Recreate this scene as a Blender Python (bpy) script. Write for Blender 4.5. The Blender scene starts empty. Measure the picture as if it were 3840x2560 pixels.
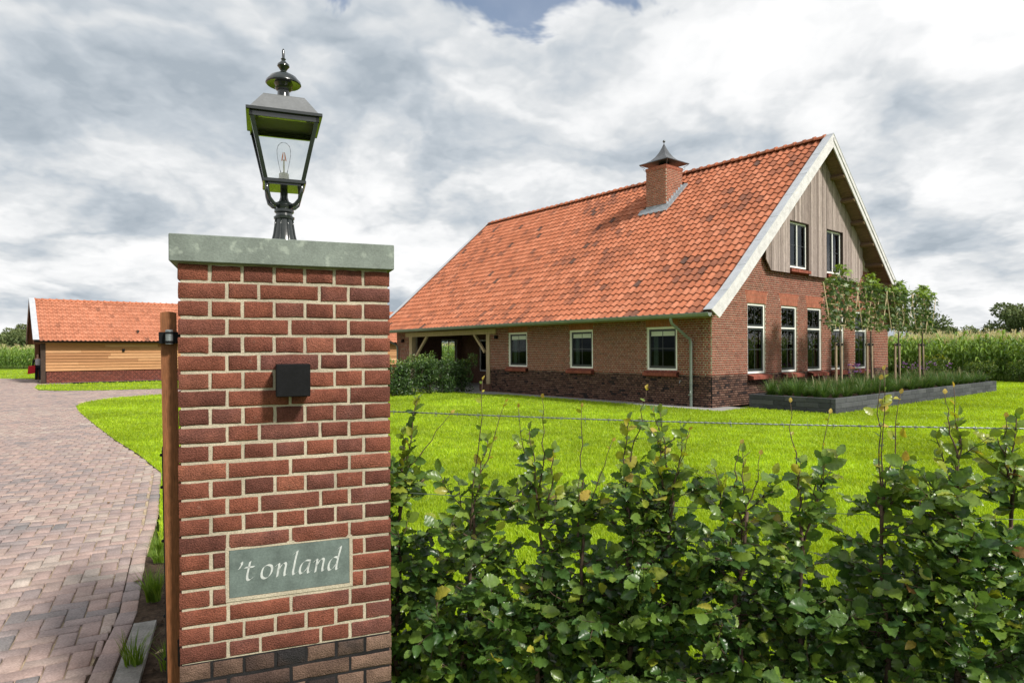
import bpy, bmesh, math, random
import numpy as np
from mathutils import Vector, Matrix, Euler, Quaternion

R = math.radians
SC = bpy.context.scene
COL = SC.collection

# ------------------------------------------------------------------ camera
CAM_F, CAM_H, CAM_ROLL, CAM_HOR = 2430.0, 1.6, 0.005, 1315.0      # focal length and horizon row for a 3840 px wide frame
cd = bpy.data.cameras.new('camera')
cam = bpy.data.objects.new('camera', cd)
COL.objects.link(cam)
cam.location = (0, 0, CAM_H)
cam.rotation_euler = (math.pi / 2, CAM_ROLL, 0)
cd.sensor_width = 36.0
cd.lens = CAM_F * 36.0 / 3840.0
cd.shift_y = (CAM_HOR - 1280.0) / 3840.0
cd.clip_start = 0.05
cd.clip_end = 3000
SC.camera = cam

# ------------------------------------------------------------------ sky, sun, exposure
SUN_AZ = R(131)       # from +Y towards +X
SUN_EL = R(43)
w = bpy.data.worlds.new('World')
SC.world = w
w.use_nodes = True
nt = w.node_tree
nt.nodes.clear()
def wn(kind, **kw):
    n = nt.nodes.new(kind)
    for a, b in kw.items():
        setattr(n, a, b)
    return n
def wl(a, b):
    nt.links.new(a, b)
def wmath(op, a, b=None, c=None, clamp=False):
    n = wn('ShaderNodeMath', operation=op)
    n.use_clamp = clamp
    for i, v in enumerate((a, b, c)):
        if v is None: continue
        if isinstance(v, (int, float)): n.inputs[i].default_value = v
        else: wl(v, n.inputs[i])
    return n.outputs[0]
sky = wn('ShaderNodeTexSky', sky_type='NISHITA')
sky.sun_disc = False
sky.sun_elevation = SUN_EL
sky.sun_rotation = SUN_AZ
sky.altitude = 20
sky.dust_density = 1.0
bg_sky = wn('ShaderNodeBackground')
bg_sky.inputs['Strength'].default_value = 0.10
wl(sky.outputs[0], bg_sky.inputs['Color'])
tc = wn('ShaderNodeTexCoord')
sep = wn('ShaderNodeSeparateXYZ')
wl(tc.outputs['Generated'], sep.inputs[0])
zz = wmath('ADD', wmath('MAXIMUM', sep.outputs[2], 0.0), 0.30)
px = wmath('DIVIDE', sep.outputs[0], zz)
py = wmath('DIVIDE', sep.outputs[1], zz)
pvec = wn('ShaderNodeCombineXYZ')
wl(px, pvec.inputs[0]); wl(py, pvec.inputs[1])
def cloud_noise(off, scale, detail, rough, dist):
    add = wn('ShaderNodeVectorMath', operation='ADD')
    wl(pvec.outputs[0], add.inputs[0])
    add.inputs[1].default_value = off
    n = wn('ShaderNodeTexNoise', noise_dimensions='2D')
    wl(add.outputs[0], n.inputs['Vector'])
    n.inputs['Scale'].default_value = scale
    n.inputs['Detail'].default_value = detail
    n.inputs['Roughness'].default_value = rough
    n.inputs['Distortion'].default_value = dist
    return n.outputs['Fac']
OX, OY = 3.1, 7.7
def puffs(off, scale):
    add = wn('ShaderNodeVectorMath', operation='ADD')
    wl(warp, add.inputs[0]); add.inputs[1].default_value = off
    n = wn('ShaderNodeTexVoronoi', voronoi_dimensions='2D', feature='F1')
    n.normalize = True
    wl(add.outputs[0], n.inputs['Vector'])
    n.inputs['Scale'].default_value = scale
    n.inputs['Detail'].default_value = 3.5
    n.inputs['Roughness'].default_value = 0.52
    n.inputs['Lacunarity'].default_value = 2.3
    return wmath('SUBTRACT', 1.0, n.outputs['Distance'])
# the air stirs the cloud cells a little
wn_ = wn('ShaderNodeTexNoise', noise_dimensions='2D')
wl(pvec.outputs[0], wn_.inputs['Vector'])
wn_.inputs['Scale'].default_value = 1.6; wn_.inputs['Detail'].default_value = 5; wn_.inputs['Roughness'].default_value = 0.6
wsub = wn('ShaderNodeVectorMath', operation='SUBTRACT'); wl(wn_.outputs['Color'], wsub.inputs[0]); wsub.inputs[1].default_value = (.5, .5, .5)
wsc = wn('ShaderNodeVectorMath', operation='SCALE'); wl(wsub.outputs[0], wsc.inputs[0]); wsc.inputs['Scale'].default_value = 0.55
wad = wn('ShaderNodeVectorMath', operation='ADD'); wl(pvec.outputs[0], wad.inputs[0]); wl(wsc.outputs[0], wad.inputs[1])
warp = wad.outputs[0]
p0 = puffs((OX, OY, 0.0), 1.2)
p1 = puffs((OX + 0.07, OY - 0.16, 0.0), 1.2)
big = cloud_noise((OX + 9.0, OY + 4.0, 2.0), 0.80, 6, 0.54, 0.1)
hole = cloud_noise((OX + 21.0, OY - 3.0, 5.0), 2.2, 6, 0.6, 0.3)
# puffs catch light where the cloud cell falls away towards the sun, and go grey where the deck is thick
relief = wmath('MULTIPLY', wmath('SUBTRACT', p0, p1), 2.6)
thick = wmath('MULTIPLY', wmath('SUBTRACT', big, 0.5), -2.9)
thin = wmath('MULTIPLY', wmath('SUBTRACT', p0, 0.6), 0.9)
wisp = cloud_noise((OX + 2.0, OY + 1.0, 0.0), 4.5, 5, 0.62, 0.2)
fine_ = wmath('MULTIPLY', wmath('SUBTRACT', wisp, 0.5), 0.75)
raw = wmath('ADD', wmath('ADD', relief, thick), wmath('ADD', thin, wmath('ADD', fine_, 0.53)))
shade = wmath('MULTIPLY_ADD', raw, 0.80, 0.13)
ramp = wn('ShaderNodeValToRGB')
wl(shade, ramp.inputs[0])
el = ramp.color_ramp.elements
el[0].position = 0.0; el[0].color = (0.31, 0.355, 0.40, 1)
el[1].position = 1.0; el[1].color = (0.79, 0.79, 0.79, 1)
for p, c in ((0.25, (0.42, 0.46, 0.50, 1)), (0.48, (0.555, 0.575, 0.592, 1)), (0.7, (0.69, 0.697, 0.703, 1))):
    e = el.new(p); e.color = c
bg_cloud = wn('ShaderNodeBackground')
bg_cloud.inputs['Strength'].default_value = 1.0
wl(ramp.outputs[0], bg_cloud.inputs['Color'])
# a ragged opening in the deck, high in the sky
gap = wn('ShaderNodeVectorMath', operation='DISTANCE'); wl(pvec.outputs[0], gap.inputs[0]); gap.inputs[1].default_value = (0.02, 1.10, 0.0)
hv = wmath('SUBTRACT', hole, wmath('MULTIPLY', gap.outputs['Value'], 0.55))
cov = wn('ShaderNodeMapRange', interpolation_type='SMOOTHSTEP')
wl(hv, cov.inputs['Value'])
cov.inputs['From Min'].default_value = 0.445
cov.inputs['From Max'].default_value = 0.52
cov.inputs['To Min'].default_value = 1.0
cov.inputs['To Max'].default_value = 0.2
mixs = wn('ShaderNodeMixShader')
wl(cov.outputs[0], mixs.inputs[0])
wl(bg_sky.outputs[0], mixs.inputs[1])
wl(bg_cloud.outputs[0], mixs.inputs[2])
wo = wn('ShaderNodeOutputWorld')
wl(mixs.outputs[0], wo.inputs['Surface'])

sd = bpy.data.lights.new('sun', 'SUN')
sd.energy = 3.9
sd.angle = R(7.0)
sd.color = (1.0, 0.95, 0.87)
sun = bpy.data.objects.new('sun', sd)
COL.objects.link(sun)
sdir = Vector((math.sin(SUN_AZ) * math.cos(SUN_EL), math.cos(SUN_AZ) * math.cos(SUN_EL), math.sin(SUN_EL)))
sun.rotation_euler = sdir.to_track_quat('Z', 'Y').to_euler()

SC.view_settings.view_transform = 'Standard'
SC.view_settings.look = 'None'
SC.view_settings.gamma = 1
SC.view_settings.exposure = 0.42
SC.view_settings.use_curve_mapping = False
SC.cycles.max_bounces = 6
SC.cycles.diffuse_bounces = 3
SC.cycles.glossy_bounces = 3
SC.cycles.transparent_max_bounces = 12
w.cycles.sampling_method = 'NONE'

# ------------------------------------------------------------------ small tools
rng = random.Random(7)
nrng = np.random.default_rng(11)

def frustum_x(x, y, margin=250):
    """column (3840 px frame) of a ground point, for culling what lies outside the frame"""
    return -margin < 1920 + CAM_F * x / max(y, .01) < 3840 + margin and y > 0.3

_lat = nrng.random((64, 64))
def vnoise(x, y):
    xi, yi = math.floor(x), math.floor(y)
    fx, fy = x - xi, y - yi
    fx = fx * fx * (3 - 2 * fx); fy = fy * fy * (3 - 2 * fy)
    a = _lat[xi % 64, yi % 64]; b = _lat[(xi + 1) % 64, yi % 64]
    c = _lat[xi % 64, (yi + 1) % 64]; d = _lat[(xi + 1) % 64, (yi + 1) % 64]
    return (a * (1 - fx) + b * fx) * (1 - fy) + (c * (1 - fx) + d * fx) * fy

def in_poly(x, y, P):
    r = False
    n = len(P)
    for i in range(n):
        x0, y0 = P[i]; x1, y1 = P[(i + 1) % n]
        if (y0 > y) != (y1 > y) and x < (x1 - x0) * (y - y0) / (y1 - y0) + x0:
            r = not r
    return r

def in_poly_np(X, Y, P):
    r = np.zeros(X.shape, bool)
    n = len(P)
    for i in range(n):
        x0, y0 = P[i]; x1, y1 = P[(i + 1) % n]
        if y0 == y1: continue
        r ^= ((y0 > Y) != (y1 > Y)) & (X < (x1 - x0) * (Y - y0) / (y1 - y0) + x0)
    return r

def link(o, parent=None):
    COL.objects.link(o)
    if parent is not None:
        o.parent = parent
    return o

def tag(o, label=None, cat=None, group=None, kind=None):
    if label: o['label'] = label
    if cat: o['category'] = cat
    if group: o['group'] = group
    if kind: o['kind'] = kind
    return o

def empty(name, loc=(0, 0, 0), rz=0.0, parent=None):
    o = bpy.data.objects.new(name, None)
    o.empty_display_size = 0.1
    o.location = loc
    o.rotation_euler = (0, 0, rz)
    return link(o, parent)

def obj(name, me, parent=None, mw=None):
    o = bpy.data.objects.new(name, me)
    if mw is not None: o.matrix_local = mw
    return link(o, parent)

def np_mesh(name, V, F, mat, tint=None, smooth=False):
    """V (n,3), F (m,k) with one k for all faces"""
    V = np.asarray(V, np.float32); F = np.asarray(F, np.int32)
    me = bpy.data.meshes.new(name)
    m, k = F.shape
    me.vertices.add(len(V)); me.loops.add(m * k); me.polygons.add(m)
    me.vertices.foreach_set('co', V.ravel())
    me.loops.foreach_set('vertex_index', F.ravel())
    me.polygons.foreach_set('loop_start', np.arange(0, m * k, k, dtype=np.int32))
    if smooth: me.polygons.foreach_set('use_smooth', np.ones(m, bool))
    me.update(calc_edges=True)
    if tint is not None:
        a = me.attributes.new('tint', 'FLOAT', 'FACE')
        a.data.foreach_set('value', np.asarray(tint, np.float32))
    me.materials.append(mat)
    return me

class MB:
    """collects faces of any size and links them as one mesh object"""
    def __init__(s): s.v = []; s.f = []; s.t = []; s.tint = 0.5
    def add(s, vs, fs, M=None):
        b = len(s.v)
        for p in vs:
            p = Vector(p)
            s.v.append(tuple(M @ p) if M is not None else tuple(p))
        for f in fs:
            s.f.append([b + i for i in f]); s.t.append(s.tint)
    def hexa(s, P, M=None):
        """eight corners: four below (ccw from above), four above"""
        s.add(P, [(3, 2, 1, 0), (4, 5, 6, 7), (0, 1, 5, 4), (1, 2, 6, 5), (2, 3, 7, 6), (3, 0, 4, 7)], M)
    def box(s, x0, x1, y0, y1, z0, z1, M=None):
        s.hexa([(x0, y0, z0), (x1, y0, z0), (x1, y1, z0), (x0, y1, z0), (x0, y0, z1), (x1, y0, z1), (x1, y1, z1), (x0, y1, z1)], M)
    def bevel_box(s, x0, x1, y0, y1, z0, z1, b=0.004, M=None):
        bm = bmesh.new()
        bmesh.ops.create_cube(bm, size=1)
        for v in bm.verts:
            v.co = Vector(((x0 + x1) / 2 + v.co.x * (x1 - x0), (y0 + y1) / 2 + v.co.y * (y1 - y0), (z0 + z1) / 2 + v.co.z * (z1 - z0)))
        bmesh.ops.bevel(bm, geom=bm.edges[:], offset=b, segments=1, affect='EDGES')
        bm.verts.index_update()
        s.add([v.co.copy() for v in bm.verts], [[v.index for v in f.verts] for f in bm.faces], M)
        bm.free()
    def frustum(s, h0, z0, h1, z1, M=None):
        s.hexa([(-h0, -h0, z0), (h0, -h0, z0), (h0, h0, z0), (-h0, h0, z0), (-h1, -h1, z1), (h1, -h1, z1), (h1, h1, z1), (-h1, h1, z1)], M)
    def lathe(s, prof, n=16, M=None, cx=0, cy=0):
        vs = []; fs = []
        for r, z in prof:
            for i in range(n):
                a = 2 * math.pi * i / n
                vs.append((cx + r * math.cos(a), cy + r * math.sin(a), z))
        for j in range(len(prof) - 1):
            for i in range(n):
                k = (i + 1) % n
                fs.append((j * n + i, j * n + k, (j + 1) * n + k, (j + 1) * n + i))
        fs.append(tuple(range(n - 1, -1, -1)))
        fs.append(tuple((len(prof) - 1) * n + i for i in range(n)))
        s.add(vs, fs, M)
    def tube(s, pts, r, n=6, M=None):
        pts = [Vector(p) for p in pts]
        m = len(pts)
        rs = r if isinstance(r, (list, tuple)) else [r] * m
        vs = []; fs = []
        up = None
        for i, p in enumerate(pts):
            t = (pts[min(i + 1, m - 1)] - pts[max(i - 1, 0)])
            if t.length < 1e-9: t = Vector((0, 0, 1))
            t.normalize()
            if up is None:
                up = Vector((0, 0, 1)) if abs(t.z) < .9 else Vector((1, 0, 0))
            a = t.cross(up)
            if a.length < 1e-6: a = t.orthogonal()
            a.normalize(); b = a.cross(t); up = b
            for k in range(n):
                q = 2 * math.pi * k / n
                vs.append(p + a * (rs[i] * math.cos(q)) + b * (rs[i] * math.sin(q)))
        for i in range(m - 1):
            for k in range(n):
                l = (k + 1) % n
                fs.append((i * n + k, i * n + l, (i + 1) * n + l, (i + 1) * n + k))
        fs.append(tuple(range(n - 1, -1, -1))); fs.append(tuple((m - 1) * n + k for k in range(n)))
        s.add(vs, fs, M)
    def sphere(s, c, r, n=10, sz=1.0, M=None):
        prof = [(max(1e-4, r * math.sin(math.pi * i / n)), c[2] - r * sz * math.cos(math.pi * i / n)) for i in range(n + 1)]
        s.lathe(prof, n + 4, M, c[0], c[1])
    def prism(s, poly, y0, y1, M=None):
        """polygon in x,z pulled along y"""
        n = len(poly)
        vs = [(x, y0, z) for x, z in poly] + [(x, y1, z) for x, z in poly]
        fs = [tuple(range(n)), tuple(range(2 * n - 1, n - 1, -1))] + [(i, i + n, (i + 1) % n + n, (i + 1) % n) for i in range(n)]
        s.add(vs, fs, M)
    def build(s, name, mat, parent=None, smooth=False, fix=True):
        me = bpy.data.meshes.new(name)
        me.from_pydata(s.v, [], s.f)
        a = me.attributes.new('tint', 'FLOAT', 'FACE')
        a.data.foreach_set('value', np.array(s.t, np.float32))
        if fix:
            bm = bmesh.new(); bm.from_mesh(me)
            bmesh.ops.recalc_face_normals(bm, faces=bm.faces[:])
            bm.to_mesh(me); bm.free()
        if smooth is True:
            me.polygons.foreach_set('use_smooth', np.ones(len(me.polygons), bool))
        elif smooth:
            me.shade_smooth_by_angle(angle=smooth) if hasattr(me, 'shade_smooth_by_angle') else None
            me.polygons.foreach_set('use_smooth', np.ones(len(me.polygons), bool))
            me.set_sharp_from_angle(angle=smooth)
        me.materials.append(mat)
        return obj(name, me, parent)

# ------------------------------------------------------------------ procedural materials
MATS = {}
def material(name, cols, rough=0.7, spec=0.3, noise=(8, .25), fine=(60, .15), bump=0.0, bump_scale=80, metal=0.0,
             stretch=None, translucent=0.0, stain=None, tint_noise=0.0, clear=0.0):
    """cols: colours run through by the mesh's per-piece 'tint'; two layers of noise vary the value in world space"""
    m = bpy.data.materials.new(name)
    m.use_nodes = True
    t = m.node_tree
    n, l = t.nodes, t.links
    n.clear()
    out = n.new('ShaderNodeOutputMaterial')
    b = n.new('ShaderNodeBsdfPrincipled')
    b.inputs['Roughness'].default_value = rough
    b.inputs['Specular IOR Level'].default_value = spec
    b.inputs['Metallic'].default_value = metal
    if clear: b.inputs['Coat Weight'].default_value = clear
    geo = n.new('ShaderNodeNewGeometry')
    vec = geo.outputs['Position']
    if stretch:
        mp = n.new('ShaderNodeVectorMath'); mp.operation = 'MULTIPLY'
        if len(stretch) == 4:       # turn the grain with the building first
            vr = n.new('ShaderNodeVectorRotate'); vr.rotation_type = 'Z_AXIS'
            vr.inputs['Angle'].default_value = -stretch[3]
            l.new(vec, vr.inputs['Vector']); vec = vr.outputs[0]
        l.new(vec, mp.inputs[0]); mp.inputs[1].default_value = stretch[:3]
        vec = mp.outputs[0]
    def tex(scale, detail=3):
        x = n.new('ShaderNodeTexNoise')
        x.inputs['Scale'].default_value = scale; x.inputs['Detail'].default_value = detail
        l.new(vec, x.inputs['Vector'])
        return x.outputs['Fac']
    at = n.new('ShaderNodeAttribute'); at.attribute_name = 'tint'
    fac = at.outputs['Fac']
    if tint_noise:
        a1 = n.new('ShaderNodeMath'); a1.operation = 'MULTIPLY_ADD'
        s1 = n.new('ShaderNodeMath'); s1.operation = 'SUBTRACT'
        l.new(tex(noise[0] * .7), s1.inputs[0]); s1.inputs[1].default_value = .5
        l.new(s1.outputs[0], a1.inputs[0]); a1.inputs[1].default_value = tint_noise; l.new(fac, a1.inputs[2])
        fac = a1.outputs[0]
    rp = n.new('ShaderNodeValToRGB')
    e = rp.color_ramp.elements
    while len(e) > 1: e.remove(e[-1])
    e[0].position = 0; e[0].color = (*cols[0], 1)
    for i, c in enumerate(cols[1:], 1):
        q = e.new(i / (len(cols) - 1)); q.color = (*c, 1)
    l.new(fac, rp.inputs[0])
    col = rp.outputs[0]
    for sc_, am in (noise, fine):
        if not am: continue
        mr = n.new('ShaderNodeMapRange')
        l.new(tex(sc_), mr.inputs['Value'])
        mr.inputs['From Min'].default_value = .3; mr.inputs['From Max'].default_value = .7
        mr.inputs['To Min'].default_value = 1 - am; mr.inputs['To Max'].default_value = 1 + am
        mx = n.new('ShaderNodeMix'); mx.data_type = 'RGBA'; mx.blend_type = 'MULTIPLY'
        mx.inputs['Factor'].default_value = 1
        l.new(col, mx.inputs['A']); l.new(mr.outputs[0], mx.inputs['B'])
        col = mx.outputs['Result']
    if stain:       # (colour, scale, threshold, amount)
        mr = n.new('ShaderNodeMapRange')
        l.new(tex(stain[1], 6), mr.inputs['Value'])
        mr.inputs['From Min'].default_value = stain[2]; mr.inputs['From Max'].default_value = stain[2] + .12
        mr.inputs['To Max'].default_value = stain[3]
        mx = n.new('ShaderNodeMix'); mx.data_type = 'RGBA'
        l.new(mr.outputs[0], mx.inputs['Factor']); l.new(col, mx.inputs['A'])
        mx.inputs['B'].default_value = (*stain[0], 1)
        col = mx.outputs['Result']
    l.new(col, b.inputs['Base Color'])
    if bump:
        bp = n.new('ShaderNodeBump'); bp.inputs['Strength'].default_value = bump
        bp.inputs['Distance'].default_value = 0.01
        l.new(tex(bump_scale, 5), bp.inputs['Height']); l.new(bp.outputs[0], b.inputs['Normal'])
    if translucent:
        tr = n.new('ShaderNodeBsdfTranslucent')
        hs = n.new('ShaderNodeHueSaturation'); hs.inputs['Value'].default_value = 1.7; hs.inputs['Saturation'].default_value = 1.1
        hs.inputs['Hue'].default_value = 0.485
        l.new(col, hs.inputs['Color']); l.new(hs.outputs[0], tr.inputs['Color'])
        ms = n.new('ShaderNodeMixShader'); ms.inputs[0].default_value = translucent
        l.new(b.outputs[0], ms.inputs[1]); l.new(tr.outputs[0], ms.inputs[2])
        l.new(ms.outputs[0], out.inputs['Surface'])
    else:
        l.new(b.outputs[0], out.inputs['Surface'])
    MATS[name] = m
    return m

def glass_material(name, tintc=(.9, .95, .93), ior=1.5):
    m = bpy.data.materials.new(name); m.use_nodes = True
    n, l = m.node_tree.nodes, m.node_tree.links
    n.clear()
    out = n.new('ShaderNodeOutputMaterial')
    tr = n.new('ShaderNodeBsdfTransparent'); tr.inputs[0].default_value = (*tintc, 1)
    gl = n.new('ShaderNodeBsdfGlossy'); gl.inputs['Roughness'].default_value = 0.01
    fr = n.new('ShaderNodeFresnel'); fr.inputs['IOR'].default_value = ior
    mx = n.new('ShaderNodeMixShader')
    l.new(fr.outputs[0], mx.inputs[0]); l.new(tr.outputs[0], mx.inputs[1]); l.new(gl.outputs[0], mx.inputs[2])
    l.new(mx.outputs[0], out.inputs['Surface'])
    return m

HROT = R(39.2)
M_brick = material('red brick', [(.17, .056, .040), (.22, .068, .047), (.265, .082, .055), (.22, .082, .062)], .85, .15, (9, .18), (140, .2), .5, 160)
M_arch = material('orange arch brick', [(.28, .10, .062), (.34, .125, .078), (.40, .15, .095)], .85, .15, (9, .18), (140, .2), .4, 160)
M_brick_dark = material('purple plinth brick', [(.03, .022, .022), (.085, .048, .038), (.13, .07, .052), (.17, .10, .075), (.11, .055, .042)], .85, .15, (12, .22), (140, .2), .5, 150)
M_mortar = material('pale lime mortar', [(.41, .36, .275)], .95, .05, (7, .2), (200, .2), .4, 260)
M_mortar_dark = material('black mortar', [(.022, .021, .022)], .95, .05, (14, .2), (200, .2), .4, 260)
M_pbrick = material('pillar brick', [(.12, .046, .035), (.17, .060, .041), (.215, .073, .046), (.15, .062, .050), (.265, .096, .06)], .88, .12, (16, .22), (190, .30), .9, 230, tint_noise=.35, stain=((.30, .22, .17), 30, .68, .35))
M_pbrick_dark = material('pillar plinth brick', [(.026, .024, .025), (.07, .045, .038), (.13, .082, .062), (.19, .12, .09), (.05, .038, .034)], .88, .12, (16, .25), (190, .28), .9, 210, tint_noise=.4)
M_tile = material('orange clay pantile', [(.10, .055, .042), (.23, .088, .053), (.35, .122, .063), (.41, .14, .072), (.46, .175, .098)], .8, .2, (5, .14), (45, .16), .25, 60, stain=((.12, .085, .07), 7, .60, .45))
M_tile_barn = material('new clay pantile', [(.22, .095, .06), (.36, .14, .08), (.43, .17, .097), (.48, .20, .12)], .8, .2, (3.0, .12), (45, .12), .2, 60)
M_zinc = material('grey zinc', [(.47, .49, .52)], .45, .5, (5, .1), (40, .06), 0, metal=.2)
M_gutter = material('weathered zinc gutter', [(.20, .235, .215)], .45, .5, (5, .12), (40, .06), 0, metal=.3)
M_lead = material('lead flashing', [(.26, .28, .30)], .55, .4, (9, .25), (50, .1), .4, 40)
M_barge = material('weathered white timber', [(.54, .525, .53)], .8, .2, (6, .12), (30, .12), .2, 60, stain=((.30, .24, .18), 5.5, .66, .6))
M_greywood = material('weathered grey boards', [(.19, .15, .135), (.28, .228, .208), (.36, .298, .272)], .85, .15, (3, .2), (14, .25), .35, 30, stretch=(9, 9, 1.0, HROT), stain=((.11, .08, .055), 1.2, .66, .55))
M_soffit = material('brown soffit boards', [(.16, .105, .065), (.22, .145, .09)], .85, .15, (3, .2), (18, .25), .2, 30, stretch=(8, 1, 8, HROT))
M_oak = material('pale oak timber', [(.42, .32, .20), (.50, .39, .25)], .8, .2, (3, .12), (20, .2), .25, 40, stretch=(5, 5, 1))
M_larch = material('larch cladding', [(.27, .125, .052), (.39, .195, .085), (.44, .235, .11), (.55, .335, .18)], .7, .25, (3, .1), (20, .16), .2, 30, stretch=(1, 9, 9, HROT))
M_darkwood = material('dark stained timber', [(.045, .028, .02)], .7, .3, (4, .2), (20, .2), .2, 40)
M_redwood = material('brown barn timber', [(.16, .075, .04)], .75, .2, (4, .2), (20, .2), .2, 40)
M_gatewood = material('oiled hardwood', [(.18, .07, .028), (.23, .09, .036)], .6, .3, (5, .14), (22, .3), .3, 60, stretch=(22, 22, 1.3))
M_white = material('white window paint', [(.80, .80, .755)], .45, .4, (4, .04), (30, .03))
M_anth = material('anthracite window paint', [(.028, .033, .036)], .35, .5, (4, .1), (30, .04))
M_blind = material('pale roller blind', [(.62, .66, .62)], .7, .2, (4, .05), (40, .04))
M_black = material('matt black metal', [(.006, .006, .007)], .6, .15, (30, .2), (120, .2), .1, 400)
M_iron = material('glossy black-green cast iron', [(.012, .016, .015)], .22, .6, (20, .2), (60, .1), .05, 60, clear=.4)
M_lampgrey = material('grey lamp roof paint', [(.14, .145, .15)], .5, .4, (12, .12), (90, .08))
M_lampinner = material('lamp inner lining', [(.045, .048, .032)], .5, .4, (14, .3), (60, .1))
M_steel = material('galvanised steel', [(.24, .26, .27)], .38, .5, (30, .2), (90, .1), .1, 120, metal=.7)
M_stone = material('grey green bluestone', [(.16, .185, .165)], .6, .3, (12, .16), (120, .12), .12, 160, stain=((.34, .38, .33), 26, .57, .55))
M_plaque = material('honed bluestone', [(.115, .145, .135)], .6, .3, (16, .2), (120, .12), .12, 160, stain=((.20, .235, .215), 18, .62, .45))
M_letter = material('cut lettering', [(.46, .48, .47)], .8, .2, (60, .12), (200, .1))
M_porcelain = material('white porcelain', [(.72, .70, .64)], .3, .5, (10, .04), (30, .02))
M_filament = material('amber filament', [(.85, .25, .04)], .4, .4, (10, .0), (30, .0))
M_concrete = material('grey concrete kerb', [(.22, .215, .20)], .9, .15, (10, .2), (90, .2), .4, 160)
M_planter = material('anthracite concrete block', [(.045, .048, .053), (.062, .066, .072), (.085, .089, .095)], .85, .2, (10, .12), (120, .2), .3, 200)
M_paver = material('mauve clay paver', [(.195, .18, .178), (.26, .215, .205), (.30, .232, .215), (.36, .26, .228), (.34, .275, .24), (.41, .345, .30)], .85, .2, (7, .18), (90, .22), .5, 140, tint_noise=.3)
M_sand = material('sandy joint filling', [(.40, .32, .22)], .95, .1, (9, .3), (160, .25), .5, 200)
M_path = material('grey stone paving', [(.30, .295, .28), (.36, .35, .33)], .85, .2, (6, .12), (80, .15), .2, 120)
M_gravel = material('grey gravel', [(.20, .195, .19), (.34, .335, .33)], .9, .15, (40, .3), (120, .3), .6, 120)
M_soil = material('dark garden soil', [(.055, .038, .026)], .95, .08, (14, .4), (60, .4), 1.0, 60)
M_lawn = material('lawn underlay', [(.17, .25, .018)], .9, .1, (.35, .22), (26, .35), .6, 60)
M_blade = material('lawn grass blade', [(.19, .30, .016), (.265, .39, .018), (.335, .45, .024), (.42, .50, .06)], .5, .25, (.35, .26), (2.4, .2), translucent=.35)
M_field = material('rough meadow ground', [(.09, .13, .025)], .95, .05, (.2, .3), (5, .3))
M_beech = material('beech leaf', [(.036, .082, .024), (.060, .125, .028), (.105, .18, .034), (.16, .235, .036), (.28, .31, .036), (.45, .36, .06), (.36, .20, .08)], .34, .5, (60, .12), (220, .12), translucent=.3)
M_twig = material('beech twig bark', [(.07, .048, .036), (.12, .078, .055)], .8, .2, (40, .25), (120, .2))
M_laurel = material('laurel leaf', [(.024, .055, .018), (.045, .09, .024), (.08, .145, .03), (.17, .24, .04)], .38, .5, (6, .15), (40, .1), translucent=.2)
M_bush = material('roadside bush leaf', [(.035, .065, .018), (.06, .11, .022), (.12, .17, .025), (.26, .27, .03)], .5, .35, (6, .15), (40, .1), translucent=.25)
M_maple = material('young plane leaf', [(.042, .075, .028), (.072, .125, .036), (.125, .19, .04), (.23, .35, .04)], .42, .45, (6, .15), (40, .1), translucent=.28)
M_corn = material('maize leaf', [(.07, .14, .025), (.12, .215, .035), (.19, .30, .05), (.28, .38, .075), (.52, .46, .24)], .36, .55, (2, .15), (30, .1), translucent=.28)
M_tree = material('far tree leaf', [(.06, .085, .034), (.085, .12, .042), (.12, .155, .055), (.165, .19, .075)], .6, .25, (.3, .2), (5, .1), translucent=.2)
M_bark = material('grey tree bark', [(.10, .085, .065)], .9, .1, (8, .3), (40, .2), .4, 40)
M_stake = material('round softwood stake', [(.33, .25, .17)], .85, .15, (8, .2), (40, .2), stretch=(3, 3, 1))
M_bamboo = material('bamboo cane', [(.62, .50, .32)], .6, .3, (8, .15), (40, .1))
M_ograss = material('fountain grass', [(.03, .065, .016), (.055, .115, .022), (.09, .165, .03), (.22, .20, .10)], .5, .35, (5, .15), (30, .1), translucent=.3)
M_purple = material('purple flower', [(.22, .10, .27)], .7, .2, (20, .2), (60, .1))
M_weed = material('verge grass', [(.07, .14, .016), (.12, .21, .02), (.2, .28, .05)], .5, .3, (5, .15), (30, .1), translucent=.3)
M_inside = material('dim room plaster', [(.16, .145, .125)], .9, .1, (2, .1), (20, .05))
M_glass = glass_material('window glass', (.62, .70, .66), 1.85)
M_glass_front = glass_material('low reflection window glass', (.50, .55, .53), 1.22)  # same glass as the gable, reflection and tint turned down to darken the panes
M_glass_clear = glass_material('clear window glass', (.93, .95, .94), 1.25)
M_lampglass = glass_material('lamp glass', (.985, .99, .985), 1.18)
M_bulbglass = glass_material('bulb glass', (.985, .985, .98), 1.06)
M_skin = material('skin', [(.50, .29, .21)], .55, .3, (30, .06), (90, .04))
M_hair = material('dark brown hair', [(.035, .02, .015)], .5, .4, (60, .2), (200, .2))
M_top = material('pale grey cotton', [(.50, .50, .53)], .9, .1, (12, .1), (90, .06))
M_jacket = material('black jacket cloth', [(.014, .013, .015)], .85, .15, (12, .2), (90, .1))
M_jeans = material('dark denim', [(.022, .025, .035)], .9, .1, (12, .2), (90, .1))
M_red = material('red bag cloth', [(.62, .018, .03)], .5, .3, (12, .08), (90, .05))

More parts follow.
